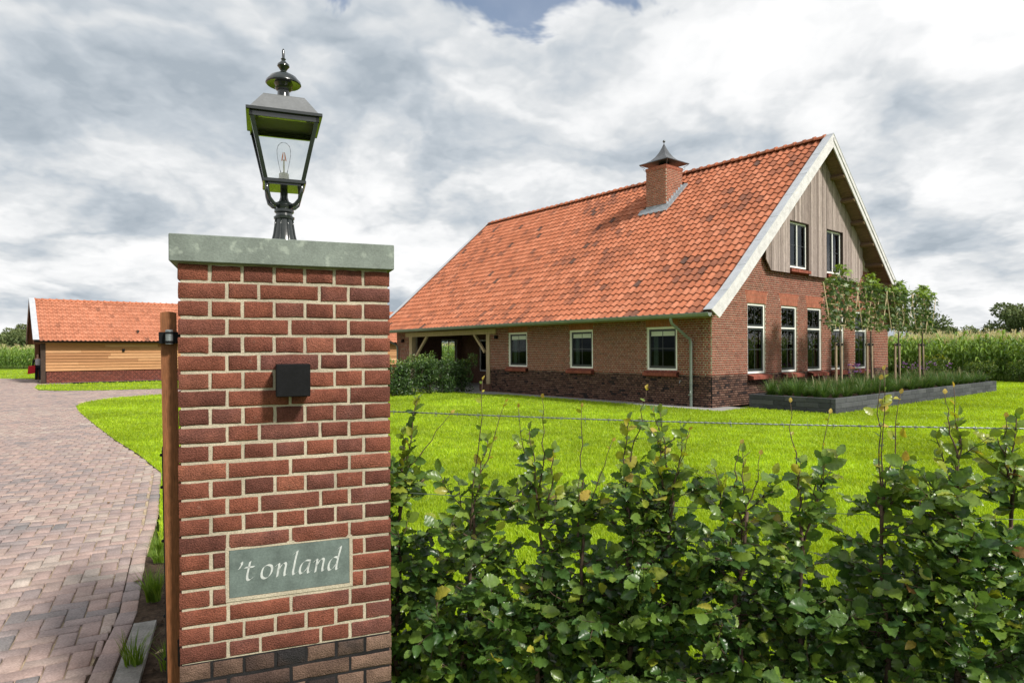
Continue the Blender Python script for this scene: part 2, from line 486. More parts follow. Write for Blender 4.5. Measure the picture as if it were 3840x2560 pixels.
# ------------------------------------------------------------------ the setting: ground, lawn, driveway
A_ = R(39.2)
D1 = Vector((-math.sin(A_), math.cos(A_), 0))      # along the farmhouse, away from the gable
D2 = Vector((math.cos(A_), math.sin(A_), 0))       # along the gable
HC = Vector((5.46, 17.693, 0))                     # near corner of the farmhouse
BC = Vector((-24.8, 34.3, 0))                      # near corner of the barn
def house_pt(s, t, z=0.0):
    v = HC + D2 * s + D1 * t
    return (v.x, v.y, z)

def sheet(name, poly, z, mat, kind='structure', skirt=0.0):
    me = bpy.data.meshes.new(name)
    n = len(poly)
    v = [(x, y, z) for x, y in poly]
    f = [tuple(range(n))]
    if skirt:
        v += [(x, y, z - skirt) for x, y in poly]
        f += [(i, i + n, (i + 1) % n + n, (i + 1) % n) for i in range(n)]
    me.from_pydata(v, [], f)
    me.materials.append(mat)
    bm = bmesh.new(); bm.from_mesh(me)
    bmesh.ops.recalc_face_normals(bm, faces=bm.faces[:])
    if bm.faces[:] and max(bm.faces, key=lambda q: q.calc_area()).normal.z < 0:
        bmesh.ops.reverse_faces(bm, faces=bm.faces[:])
    bmesh.ops.triangulate(bm, faces=[q for q in bm.faces if len(q.verts) > 4])
    bm.to_mesh(me); bm.free()
    o = obj(name, me)
    o['kind'] = kind
    return o

sheet('ground', [(-900, -60), (900, -60), (900, 1500), (-900, 1500)], -.05, M_field)

LAWN = [(-1.15, 3.2), (-1.9, 4.75), (-2.62, 5.0), (-2.98, 5.45), (-3.3, 6.05), (-4.0, 7.35), (-4.66, 8.6), (-5.85, 10.15), (-7.3, 11.9), (-9.2, 14.3), (-11.3, 17.0), (-12.2, 18.2), (-13.2, 19.6), (-13.9, 21.2), (-14.1, 22.7), (-13.8, 24.0), (-12.9, 25.2)]
LAWN += [(-6.4, 30.2)] + [house_pt(-1.15, 11.0)[:2], house_pt(-1.15, 8.8)[:2], house_pt(-.62, 8.0)[:2], house_pt(-.62, -.62)[:2], house_pt(.6, -.62)[:2], house_pt(14.2, -.62)[:2]]
LAWN += [house_pt(22.6, -.6)[:2], house_pt(22.6, -40)[:2], (12, -8), (2.5, .8), (-.2, 2.0)]
sheet('lawn', LAWN, .006, M_lawn)
BARN_LAWN = [(-23.9, 32.6), (-22.4, 30.4), (-20.6, 28.2), (-19.2, 27.5), (-17.3, 27.9), (-14.0, 29.3), (-2.0, 38.2), (-8.5, 46.5)]
sheet('barn_lawn', BARN_LAWN, .004, M_lawn)
FAR_LAWN = [(-44, 43.5), (-33, 41.4), (-29.6, 40.0), (-26, 44), (-6, 60), (-6, 66), (-100, 66), (-100, 44)]
sheet('far_lawn', FAR_LAWN, .004, M_lawn)
DRIVE = [(-1.94, 3.1), (-2.33, 4.03), (-2.98, 5.29), (-3.35, 6.1), (-4.66, 8.64), (-7.34, 11.95), (-12.1, 18.1), (-14.2, 21.2), (-14.1, 23.5), (-13.0, 25.3), (-6.5, 30.3), (-3.0, 33.5), (-2.0, 38.0),
         (-14.1, 29.2), (-17.3, 27.8), (-19.2, 27.4), (-20.7, 28.1), (-22.5, 30.3), (-24.6, 33.6), (-30, 41), (-33, 41.6), (-44, 43.8), (-48, 20), (-12, 1.5), (-1.3, 1.5)]
sheet('driveway', [(-1.2, 1.0), (-2.6, 4.5), (-4.5, 8.5), (-13.4, 20.0), (-12, 25.0), (-1, 33), (-1, 40), (-14, 31), (-22, 33), (-32, 43), (-46, 45), (-52, 20), (-14, 1.0)], -.016, M_sand)
HP = [house_pt(s, t)[:2] for s, t in [(-.62, -.62), (.75, -.62), (.75, 0.05), (.05, .05), (.05, 18.4), (-2.2, 18.4), (-2.2, 11.2), (-1.15, 11.0), (-1.15, 8.8), (-.62, 8.0)]]
sheet('house_path', HP, .012, M_path, skirt=.06)
sheet('porch_floor', [house_pt(s, t)[:2] for s, t in [(.02, 10.3), (3.7, 10.3), (3.7, 17.2), (.02, 17.2)]], .018, M_path)

# soil strip and kerb between the driveway and the gate
SOIL = [(-1.65, 2.2), (-2.05, 3.05), (-2.46, 4.03), (-3.02, 5.1), (-2.62, 5.12), (-1.9, 4.85), (-1.1, 3.2), (-1.0, 2.2)]
sheet('soil', SOIL, -.009, M_soil)
sb = MB(); sr = random.Random(3)
for i in range(420):
    x = sr.uniform(-2.6, -1.2); y = sr.uniform(2.7, 4.9)
    if in_poly(x, y, SOIL) and x > -1.94 - (y - 3.1) * .43 + .12:
        r = sr.uniform(.004, .02)
        vs = [(x + r * sr.uniform(.6, 1.2) * math.cos(a), y + r * sr.uniform(.6, 1.2) * math.sin(a), .006) for a in (0, 1.26, 2.5, 3.8, 5.0)] + [(x + r * .2 * sr.uniform(-1, 1), y + r * .2 * sr.uniform(-1, 1), .010 + r * .8)]
        sb.add(vs, [(0, 1, 5), (1, 2, 5), (2, 3, 5), (3, 4, 5), (4, 0, 5)])
tag(sb.build('soil_clods', M_soil, smooth=False), 'loose clods of dark soil beside the kerb', 'soil', kind='stuff')

def lerp2(a, b, f): return (a[0] + (b[0] - a[0]) * f, a[1] + (b[1] - a[1]) * f)
kerb = MB()
e0, e1 = Vector((-1.545, 2.2)), Vector((-2.235, 3.80))
kd = (e1 - e0).normalized(); kn = Vector((kd.y, -kd.x))
p = [e0 + kn * .003, e0 + kn * .13, e1 + kn * .13, e1 + kn * .003]
kerb.hexa([(q.x, q.y, -.05) for q in p] + [(q.x + (kn.x * .006 if i in (0, 3) else -kn.x * .006), q.y, .014) for i, q in enumerate(p)])
tag(kerb.build('kerb_stone', M_concrete), 'flat grey concrete kerb stone at the driveway edge by the gate', 'kerb')

# clay pavers, laid herringbone square to the driveway's right edge
drive_o = bpy.data.objects['driveway']
EDG = Vector((-.46, .888)).normalized(); PER = Vector((EDG.y, -EDG.x))
PM_L, PM_W = .205, .1035
def paver_shape(L, W, tilt, dz):
    b = .005
    h = [dz + tilt[0] * sx + tilt[1] * sy for sx, sy in ((-1, -1), (1, -1), (1, 1), (-1, 1))]
    o = [(-L / 2, -W / 2), (L / 2, -W / 2), (L / 2, W / 2), (-L / 2, W / 2)]
    v = [(x, y, -.03) for x, y in o] + [(x, y, h[i] - .005) for i, (x, y) in enumerate(o)] + [(x - math.copysign(b, x), y - math.copysign(b, y), h[i]) for i, (x, y) in enumerate(o)]
    f = [(0, 1, 5, 4), (1, 2, 6, 5), (2, 3, 7, 6), (3, 0, 4, 7), (4, 5, 9, 8), (5, 6, 10, 9), (6, 7, 11, 10), (7, 4, 8, 11), (8, 9, 10, 11)]
    return v, f
pv = []         # x, y, axis-angle, tint
EDGE_PTS = [(-1.30, 1.9), (-1.94, 3.1), (-2.33, 4.03), (-2.98, 5.29), (-3.35, 6.1), (-4.66, 8.64)]
def edge_dist(x, y):
    best = 9
    for (ax, ay), (bx, by) in zip(EDGE_PTS, EDGE_PTS[1:]):
        dx, dy = bx - ax, by - ay
        f = max(0, min(1, ((x - ax) * dx + (y - ay) * dy) / (dx * dx + dy * dy)))
        best = min(best, math.hypot(x - ax - dx * f, y - ay - dy * f))
    return best
pr = random.Random(21)
base = Vector((-1.94, 3.1))
ang_p = math.atan2(PER.y, PER.x); ang_e = math.atan2(EDG.y, EDG.x)
for j in range(-14, 470):
    for i in range(-470, 160):
        m4 = (i - j) % 4
        if m4 == 0: cx, cy, hz = i + 1.0, j + .5, True
        elif m4 == 2: cx, cy, hz = i + .5, j, False
        else: continue
        q = base + PER * (cx * PM_W) + EDG * (cy * PM_W)
        if q.x > 0 or q.y > 43 or not frustum_x(q.x, q.y, 1100 if q.y < 14 else 200) or q.y < 2.6: continue
        if not in_poly(q.x, q.y, DRIVE): continue
        L_, W_ = .197, .096
        if q.y < 8.6:
            ed = edge_dist(q.x, q.y)
            cut = .110
            if hz and ed - L_ / 2 < cut:
                L2 = ed + L_ / 2 - cut
                if L2 < .03: continue
                q = q - PER * ((L_ - L2) / 2); L_ = L2
            if not hz and ed - W_ / 2 < cut:
                W2 = ed + W_ / 2 - cut
                if W2 < .025: continue
                q = q - PER * ((W_ - W2) / 2); W_ = W2
        pv.append((q.x, q.y, ang_p if hz else ang_e, L_, W_))
# a single row of pavers laid along the edge
for (ax, ay), (bx, by) in zip(EDGE_PTS, EDGE_PTS[1:]):
    L = math.hypot(bx - ax, by - ay); n = round(L / .2005)
    for k in range(n):
        f = (k + .5) / n
        nx, ny = -(by - ay) / L, (bx - ax) / L
        x, y = ax + (bx - ax) * f + nx * .056, ay + (by - ay) * f + ny * .056
        if y > 2.9: pv.append((x, y, math.atan2(by - ay, bx - ax), .197, .096))
pv.sort(key=lambda q: q[0] ** 2 + q[1] ** 2)
def paver_tint(x, y):
    return min(1, max(0, .5 * vnoise(x * 1.7 + 5, y * 1.7) + .62 * pr.random() - .06))
NV = 20
pmesh = []
for k in range(NV):
    v, f = paver_shape(.197 + pr.uniform(-.003, .003), .096 + pr.uniform(-.003, .002), (pr.uniform(-.002, .002), pr.uniform(-.0015, .0015)), pr.uniform(-.003, .003))
    pmesh.append(np_mesh('paver', v, f, M_paver, [k / (NV - 1)] * len(f)))
vis = [q for q in pv if frustum_x(q[0], q[1], -10) and q[0] * CAM_F / q[1] + 1920 < 640]
vis = [q for q in vis if q[3] == .197 and q[4] == .096]
chosen = set(id(q) for q in vis[:300])
rest_v, rest_f, rest_t = [], [], []
for q in pv:
    x, y, a, L_, W_ = q
    t = paver_tint(x, y)
    a += pr.uniform(-.012, .012)
    if id(q) in chosen:
        o = bpy.data.objects.new('paver', pmesh[min(NV - 1, int(t * NV))])
        o.matrix_local = Matrix.Translation((x + pr.uniform(-.002, .002), y + pr.uniform(-.002, .002), 0)) @ Matrix.Rotation(a, 4, 'Z')
        link(o, drive_o)
    else:
        v, f = paver_shape(L_, W_, (pr.uniform(-.002, .002), pr.uniform(-.0015, .0015)), pr.uniform(-.003, .003))
        c, s = math.cos(a), math.sin(a)
        b = len(rest_v)
        rest_v += [(x + c * u - s * vv, y + s * u + c * vv, zz_) for u, vv, zz_ in v]
        rest_f += [tuple(b + i for i in g) for g in f]
        rest_t += [t] * len(f)
tag(obj('paver_field', np_mesh('paver_field', rest_v, rest_f, M_paver, rest_t), drive_o), kind='stuff')
far_pave = [(-9.0, 22.5), (-1, 33), (-1, 40), (-14, 31), (-22, 33), (-32, 43), (-46, 45), (-52, 26), (-30, 18)]

# a dry twig and a few fallen leaves on the driveway
m = MB(); tw = Vector((-3.02, 5.55, .006))
m.tube([tw, tw + Vector((.10, .03, .012)), tw + Vector((.19, -.01, .008)), tw + Vector((.24, -.12, .004))], [.005, .006, .005, .002], 5)
m.tube([tw + Vector((.10, .03, .012)), tw + Vector((.07, .10, .014))], [.004, .002], 5)
tag(m.build('fallen_twig', M_twig, None, True), 'small bent dry twig lying on the driveway pavers', 'twig')
for k, (x, y, lab) in enumerate(((-2.62, 4.52, 'small brown fallen leaf on the driveway nearest the soil strip'), (-4.3, 6.9, 'brown fallen leaf in the middle of the driveway'), (-6.6, 10.6, 'dry fallen leaf on the driveway near the lawn edge'), (-3.55, 4.4, 'dry fallen leaf on the driveway at the left'), (-1.86, 3.42, 'pale curled fallen leaf on the kerb stone'))):
    m = MB(); a = k * 1.7; z0 = .018 if k == 4 else .004
    c, sn = math.cos(a) * .03, math.sin(a) * .03
    m.add([(x - c, y - sn, z0), (x + sn * .6, y - c * .6, z0 + .012), (x + c, y + sn, z0 + .006), (x - sn * .6, y + c * .6, z0 + .014), (x, y, z0)], [(0, 1, 4), (1, 2, 4), (2, 3, 4), (3, 0, 4)])
    tag(m.build('fallen_leaf', M_oak if k == 4 else M_soffit), lab, 'leaf', 'fallen leaves on the driveway')

# ------------------------------------------------------------------ brickwork
def bond(u0, u1, z0, rows, h, joint, allowed, r0=0):
    """alternating rows of headers and stretchers, cut to the free stretches of the row: (a, b, z, z, tint)"""
    out = []
    for r in range(rows):
        za = z0 + r * h + joint * .5; zb = z0 + (r + 1) * h - joint * .5
        zm = (za + zb) / 2
        kind = (r + r0) % 4
        step = .112 if kind % 2 == 0 else .224
        x = u0 - (.0 if kind % 2 == 0 else (.056 if kind == 1 else .168))
        free = allowed(zm)
        while x < u1:
            a, b = x + joint * .5, x + step - joint * .5
            for fa, fb in free:
                p, q = max(a, fa), min(b, fb)
                if q - p > .035: out.append((p, q, za, zb))
            x += step
    return out

def minus(iv, cuts):
    for a, b in cuts:
        nx = []
        for p, q in iv:
            if b <= p or a >= q: nx.append((p, q)); continue
            if a > p: nx.append((p, a))
            if b < q: nx.append((b, q))
        iv = nx
    return iv

def brick_arrays(bricks, Fm, proud, back, rr, tint_of):
    """Fm maps (u, inwards, z) to the parent's space; returns verts, faces, tints"""
    n = len(bricks)
    B = np.array([[a, b, c, d] for a, b, c, d in bricks], float)
    o = -proud * np.array([rr.uniform(.3, 1.0) for _ in range(n)])
    j = lambda: np.array([rr.uniform(-.0018, .0018) for _ in range(n)])
    e = .003
    P = np.zeros((n, 8, 3))
    u0, u1, z0, z1 = B[:, 0] + j(), B[:, 1] + j(), B[:, 2] + j(), B[:, 3] + j()
    for k, (uu, zz_) in enumerate(((u0, z0), (u1, z0), (u1, z1), (u0, z1))):
        P[:, k, 0] = uu; P[:, k, 1] = back; P[:, k, 2] = zz_
    for k, (uu, zz_, su, sz) in enumerate(((u0, z0, 1, 1), (u1, z0, -1, 1), (u1, z1, -1, -1), (u0, z1, 1, -1))):
        P[:, 4 + k, 0] = uu + su * e; P[:, 4 + k, 1] = o; P[:, 4 + k, 2] = zz_ + sz * e
    Mx = np.array(Fm)
    V = P.reshape(-1, 3) @ Mx[:3, :3].T + Mx[:3, 3]
    f0 = np.array([(4, 5, 6, 7), (0, 1, 5, 4), (1, 2, 6, 5), (2, 3, 7, 6), (3, 0, 4, 7)])
    F = (np.arange(n)[:, None, None] * 8 + f0[None]).reshape(-1, 4)
    T = np.repeat(np.array([tint_of() for _ in range(n)]), 5)
    return V, F, T

def lay_bricks(parent, bricks, Fm, mat, seed, single=0, key=None, name='brick', proud=.002, back=.03, stuff='brickwork'):
    rr = random.Random(seed)
    tf = lambda: min(1, max(0, rr.gauss(.5, .27)))
    if key: bricks = sorted(bricks, key=key)
    V, F, T = brick_arrays(bricks, Fm, proud, back, rr, tf)
    for k in range(min(single, len(bricks))):
        me = np_mesh(name, V[k * 8:k * 8 + 8], F[:5], mat, T[k * 5:k * 5 + 5])
        obj(name, me, parent)
    if len(bricks) > single:
        o = obj(stuff, np_mesh(stuff, V[single * 8:], F[single * 5:] - single * 8, mat, T[single * 5:]), parent)
        o['kind'] = 'stuff'

def strip_wall(mb, breaks, openings, z0, top, y0, y1, Fm):
    """solid wall between z0 and top(u) with rectangular openings (u0, u1, za, zb)"""
    br = sorted(set(breaks + [a for o in openings for a in o[:2]]))
    for a, b in zip(br, br[1:]):
        m = (a + b) / 2
        cuts = sorted((o[2], o[3]) for o in openings if o[0] < m < o[1])
        z = z0
        for c, d in cuts + [(None, None)]:
            if c is None:
                ta, tb = top(a), top(b)
                if max(ta, tb) > z:
                    mb.hexa([(a, y0, z), (b, y0, z), (b, y1, z), (a, y1, z), (a, y0, max(z, ta)), (b, y0, max(z, tb)), (b, y1, max(z, tb)), (a, y1, max(z, ta))], Fm)
            else:
                if c > z: mb.hexa([(a, y0, z), (b, y0, z), (b, y1, z), (a, y1, z), (a, y0, c), (b, y0, c), (b, y1, c), (a, y1, c)], Fm)
                z = max(z, d)

def frame_boxes(mb, u0, u1, z0, z1, w, y0, y1, wb=None):
    wb = wb or w
    mb.box(u0, u0 + w, y0, y1, z0, z1); mb.box(u1 - w, u1, y0, y1, z0, z1)
    mb.box(u0 + w, u1 - w, y0, y1, z0, z0 + wb); mb.box(u0 + w, u1 - w, y0, y1, z1 - w, z1)

def sash(win, u0, u1, z0, z1, y, nx, nz, sw=.05, bar=.022, glass=None):
    mb = MB(); frame_boxes(mb, u0, u1, z0, z1, sw, y, y + .045, sw * 1.25)
    mb.build('sash', M_anth, win)
    iu0, iu1, iz0, iz1 = u0 + sw, u1 - sw, z0 + sw * 1.25, z1 - sw
    cu = [iu0 + (iu1 - iu0) * i / nx for i in range(nx + 1)]
    cz = [iz0 + (iz1 - iz0) * i / nz for i in range(nz + 1)]
    for c in cu[1:-1]:
        b = MB(); b.box(c - bar / 2, c + bar / 2, y + .012, y + .034, iz0, iz1); b.build('glazing_bar', M_anth, win)
    for c in cz[1:-1]:
        b = MB(); b.box(iu0, iu1, y + .009, y + .037, c - bar / 2, c + bar / 2); b.build('glazing_bar', M_anth, win)
    for i in range(nx):
        for j in range(nz):
            b = MB()
            b.box(cu[i] + (bar / 2 if i else 0), cu[i + 1] - (bar / 2 if i < nx - 1 else 0), y + .02, y + .026, cz[j] + (bar / 2 if j else 0), cz[j + 1] - (bar / 2 if j < nz - 1 else 0))
            b.build('pane', glass or M_glass, win)
    return iu0, iu1, iz0, iz1

def sill_bricks(parent, u0, u1, zt, drop, out, y_in, Fm, seed, n=None):
    """a sloping row of bricks on edge below a window"""
    rr = random.Random(seed)
    st = MB()
    st.hexa([(u0 + .004, -out + .012, zt - drop - .085), (u1 - .004, -out + .012, zt - drop - .085), (u1 - .004, y_in - .002, zt - .17), (u0 + .004, y_in - .002, zt - .17),
             (u0 + .004, -out + .012, zt - drop - .006), (u1 - .004, -out + .012, zt - drop - .006), (u1 - .004, y_in - .002, zt - .006), (u0 + .004, y_in - .002, zt - .006)], Fm)
    s = st.build('window_sill', M_mortar_dark, parent)
    n = n or max(3, round((u1 - u0) / .105))
    for k in range(n):
        a, b = u0 + (u1 - u0) * k / n + .004, u0 + (u1 - u0) * (k + 1) / n - .004
        m = MB(); m.tint = rr.choice((.25, .4, .5, .6, .75))
        j = rr.uniform(-.003, .003)
        m.hexa([(a, -out + j, zt - drop - .09), (b, -out + j, zt - drop - .09), (b, y_in, zt - .18), (a, y_in, zt - .18), (a, -out + j, zt - drop), (b, -out + j, zt - drop), (b, y_in, zt), (a, y_in, zt)], Fm)
        m.build('sill_brick', M_brick, s)

def soldier(parent, u0, u1, z0, z1, Fm, seed, splay=0.0, step=.058, name='flat_arch', mats=None):
    rr = random.Random(seed)
    n = round((u1 - u0) / step)
    m = MB()
    for k in range(n):
        f0, f1 = k / n, (k + 1) / n
        g = .0058
        a0, a1 = u0 + (u1 - u0) * f0 + g, u0 + (u1 - u0) * f1 - g
        t0, t1 = a0 + splay * (2 * f0 - 1), a1 + splay * (2 * f1 - 1)
        zc = (z0 + z1) / 2
        m.tint = min(1, max(0, rr.gauss(.62, .2)))
        o = -rr.uniform(.001, .0035)
        cuts = [(z0, z1)] if z1 - z0 < .27 else ([(z0, z0 + (z1 - z0) * .64), (z0 + (z1 - z0) * .67, z1)] if k % 2 else [(z0, z0 + (z1 - z0) * .32), (z0 + (z1 - z0) * .35, z1)])
        for za, zb in cuts:
            fa, fb = (za - z0) / (z1 - z0), (zb - z0) / (z1 - z0)
            P = [(a0 + (t0 - a0) * fa, o, za), (a1 + (t1 - a1) * fa, o, za), (a1 + (t1 - a1) * fa, .03, za), (a0 + (t0 - a0) * fa, .03, za),
                 (a0 + (t0 - a0) * fb, o, zb), (a1 + (t1 - a1) * fb, o, zb), (a1 + (t1 - a1) * fb, .03, zb), (a0 + (t0 - a0) * fb, .03, zb)]
            m.hexa(P, Fm)
    o = m.build(name, M_arch, parent); o['kind'] = 'stuff'

# pantile: one wave wide, its lower edge lifted so that each row throws a step on the next
def pantile_mesh(wd, ln, amp, mat, tint, n=8):
    prof = []
    for i in range(n + 1):
        x = -.012 + (wd + .024) * i / n
        ph = 2 * math.pi * (x / wd)
        prof.append((x, amp * (.5 + .5 * math.cos(ph)) ** 1.25))
    V = []; F = []
    for j, (yy, lift) in enumerate(((0, .034), (ln * .5, .018), (ln * 1.12, 0.0))):
        V += [(x, yy, z + lift) for x, z in prof]
    k = n + 1
    for j in range(2):
        F += [(j * k + i, j * k + i + 1, (j + 1) * k + i + 1, (j + 1) * k + i) for i in range(n)]
    b = len(V)
    V += [(x, .006, z + .034 - .02) for x, z in prof]
    F += [(b + i, b + i + 1, i + 1, i) for i in range(n)]
    b2 = len(V)
    V += [(x, ln * .5, z + .018 - .02) for x, z in prof]
    F += [(b2 + i, b2 + i + 1, b + i + 1, b + i) for i in range(n)]
    me = np_mesh('roof_tile', V, F, mat, [tint] * len(F), smooth=True)
    me.set_sharp_from_angle(angle=R(45))
    return me, np.array(V), np.array(F)

def lay_tiles(parent, places, wd, ln, amp, mat, pool, key, single=300):
    """places: (matrix, tint); the ones largest in view become objects, the rest one mesh"""
    meshes = []
    for k in range(pool):
        me, V, F = pantile_mesh(wd, ln, amp, mat, k / (pool - 1))
        meshes.append(me)
    places = sorted(places, key=key)
    for M, t in places[:single]:
        obj('roof_tile', meshes[min(pool - 1, int(t * pool))], parent, M)
    vs, fs, ts_ = [], [], []
    for i, (M, t) in enumerate(places[single:]):
        A = np.array(M)
        vs.append(V @ A[:3, :3].T + A[:3, 3]); fs.append(F + i * len(V)); ts_.append(np.full(len(F), t))
    me = np_mesh('tile_field', np.concatenate(vs), np.concatenate(fs), mat, np.concatenate(ts_), smooth=True)
    me.set_sharp_from_angle(angle=R(45))
    obj('tile_field', me, parent)['kind'] = 'stuff'

# ------------------------------------------------------------------ farmhouse (x = along the gable, y = along the house, z up)
house = empty('farmhouse', HC, HROT)
tag(house, 'long red brick farmhouse with orange pantile roof and grey timber gable', 'house')
GW, HL = 11.77, 17.4
AX = GW / 2 - .02
G_ID = Matrix.Identity(4)
L_ID = Matrix(((0, 1, 0, 0), (-1, 0, 0, 0), (0, 0, 1, 0), (0, 0, 0, 1)))      # u = -y, inwards = +x
E0, K0, A0 = (-.93, 2.60), (.53, 3.76), (AX, 8.50)
def offset_pts(pts, d):
    out = []
    for i, p in enumerate(pts):
        ns = []
        for a, b in ((i - 1, i), (i, i + 1)):
            if a < 0 or b >= len(pts): continue
            dx, dz = pts[b][0] - pts[a][0], pts[b][1] - pts[a][1]
            L = math.hypot(dx, dz); ns.append((-dz / L, dx / L))
        nx, nz = sum(q[0] for q in ns) / len(ns), sum(q[1] for q in ns) / len(ns)
        k = 1 / (nx * nx + nz * nz)
        out.append((p[0] + nx * d * k, p[1] + nz * d * k))
    return out
PROF = [E0, (-.2, 3.14), K0, A0]
def at_axis(pts):            # run the last stretch on to the ridge axis
    (x0, z0), (x1, z1) = pts[-2], pts[-1]
    f = (AX - x0) / (x1 - x0)
    return pts[:-1] + [(AX, z0 + (z1 - z0) * f)]
mir = lambda pts: [(2 * AX - x, z) for x, z in pts]
SLAB_T = at_axis(offset_pts(PROF, -.075)); SLAB_B = at_axis(offset_pts(PROF, -.20))
def prof_z(pts, x):
    x = x if x <= AX else 2 * AX - x
    for (x0, z0), (x1, z1) in zip(pts, pts[1:]):
        if x <= x1 or (x1, z1) == pts[-1]:
            return z0 + (z1 - z0) * (x - x0) / (x1 - x0)
under = lambda x: prof_z(SLAB_B, x)

G_WIN = [(1.79, 2.77), (3.71, 4.67), (5.37, 6.33), (7.03, 7.98), (8.89, 9.84)]
GZ0, GZ1 = .89, 2.96
U_WIN = [(3.98, 5.17), (6.42, 7.59)]
UZ0, UZ1 = 4.16, 5.60
L_WIN = [(7.77, 8.85), (4.47, 5.55), (1.15, 2.25)]
LZ0, LZ1 = 1.0, 2.28
PL = .889

# walls behind the brick faces
gable = empty('gable_wall', (0, 0, 0), 0, house)
m = MB(); strip_wall(m, [0.0, GW], [(a, b, GZ0, GZ1) for a, b in G_WIN], 0, lambda u: PL, .006, .30, G_ID); m.build('plinth_mortar', M_mortar_dark, gable)
br = [0.0, .53, AX, 2 * AX - .53, GW]
m = MB(); strip_wall(m, br, [(a, b, PL, GZ1) for a, b in G_WIN] + [(a, b, UZ0, UZ1) for a, b in U_WIN], PL, lambda u: under(min(max(u, .0), GW)) + .05, .006, .30, G_ID); m.build('wall_mortar', M_mortar, gable)
front = empty('front_wall', (0, 0, 0), 0, house)
lop = [(-b, -a, LZ0, LZ1) for a, b in L_WIN]
def both(mb_lo, mb_hi, spans, ops):
    for a, b in spans:
        o = [q for q in ops if a <= q[0] and q[1] <= b]
        strip_wall(mb_lo, [a, b], [], 0, lambda u: PL, .006, .30, L_ID)
        strip_wall(mb_hi, [a, b], o, PL, lambda u: 2.86, .006, .30, L_ID)
for span in ((-10.0, -.30), (-HL, -16.0)):
    lo, hi = MB(), MB()
    both(lo, hi, [span], lop)
    lo.build('plinth_mortar', M_mortar_dark, front); hi.build('wall_mortar', M_mortar, front)

def slope_free(z, margin=.0):
    """stretch of the gable between the undersides of the roof at height z"""
    a = 0.0
    if z > under(0.0) - margin:
        x = 0.0
        while x < AX and under(x) - margin < z: x += .02
        a = x
    return [(a, GW - a)]
ARCH = [(a - .05, b + .05) for a, b in G_WIN]
def gable_free(z):
    iv = slope_free(z)
    if GZ0 - .12 < z < GZ1: iv = minus(iv, [(a - .003, b + .003) for a, b in G_WIN]) if z > GZ0 else iv
    if GZ1 <= z < 3.33: iv = minus(iv, [(a - .05 - .10 * (z - GZ1) / .37, b + .05 + .10 * (z - GZ1) / .37) for a, b in G_WIN])
    return iv
def gable_hi_free(z):
    return gable_free(z)
near = lambda q: q[0] * .9 + abs((q[2] + q[3]) / 2 - 1.5) * .5
lay_bricks(gable, bond(0, GW, 0, 14, .0635, .0106, gable_free), G_ID, M_brick_dark, 5, 70, near)
hb = bond(0, GW, PL, 58, .0635, .0106, gable_hi_free, 1)
hb = [q for q in hb if q[3] < 4.12 or (q[3] < 4.5 and (q[1] < 3.2 or q[0] > GW - 3.2))]
lay_bricks(gable, hb, G_ID, M_brick, 6, 90, near)
def front_free(z):
    iv = [(-10.0, -.031), (-HL, -16.0)]
    if LZ0 < z < LZ1: iv = minus(iv, [(-b - .003, -a + .003) for a, b in L_WIN])
    if LZ1 <= z < 2.50: iv = minus(iv, [(-b - .04, -a + .04) for a, b in L_WIN])
    return iv
nearL = lambda q: -q[1] * .9 + abs((q[2] + q[3]) / 2 - 1.5) * .5
lay_bricks(front, bond(-HL, -.031, 0, 14, .0635, .0106, front_free), L_ID, M_brick_dark, 8, 60, nearL)
lay_bricks(front, bond(-HL, -.031, PL, 31, .0635, .0106, front_free, 1), L_ID, M_brick, 9, 80, nearL)
# the wider footing under the porch post
m = MB(); m.box(-.12, .02, 9.93, 10.55, 0, .30); m.build('post_footing', M_brick_dark, house)

# arches, soldier courses and sills
for i, (a, b) in enumerate(G_WIN): soldier(gable, a - .045, b + .045, GZ1 + .006, 3.325, G_ID, 30 + i, .10)
for i, (a, b) in enumerate(L_WIN): soldier(front, -b - .035, -a + .035, LZ1 + .006, 2.495, L_ID, 40 + i, 0)
for i, (a, b) in enumerate(G_WIN): sill_bricks(house, a - .02, b + .10, GZ0 + .005, .07, .20, .06, G_ID, 50 + i)
for i, (a, b) in enumerate(L_WIN): sill_bricks(house, -b - .06, -a + .06, LZ0 - .01, .05, .14, .05, L_ID, 60 + i)

# tall gable windows: fanlight over a four-pane casement
for k, (a, b) in enumerate(G_WIN):
    win = empty('window', (0, 0, 0), 0, house)
    m = MB(); frame_boxes(m, a + .002, b - .002, GZ0 + .01, GZ1 - .003, .058, .035, .12); m.box(a + .06, b - .06, .037, .118, 2.24, 2.285)
    m.build('frame', M_white, win)
    sash(win, a + .06, b - .06, GZ0 + .068, 2.24, .055, 2, 2, .058)
    q = sash(win, a + .06, b - .06, 2.285, GZ1 - .061, .055, 2, 1, .05)
    m = MB(); m.box(q[0], q[1], .19, .20, q[2] - .05, q[3] + .02); m.build('roller_blind', M_blind, win)
    if False:
        m = MB()
        for j in range(5): m.box(a + .10 + j * .035, a + .13 + j * .035, .21 + .012 * (j % 2), .22 + .012 * (j % 2), GZ0 + .1, 2.25)
        m.build('curtain', M_inside, win)
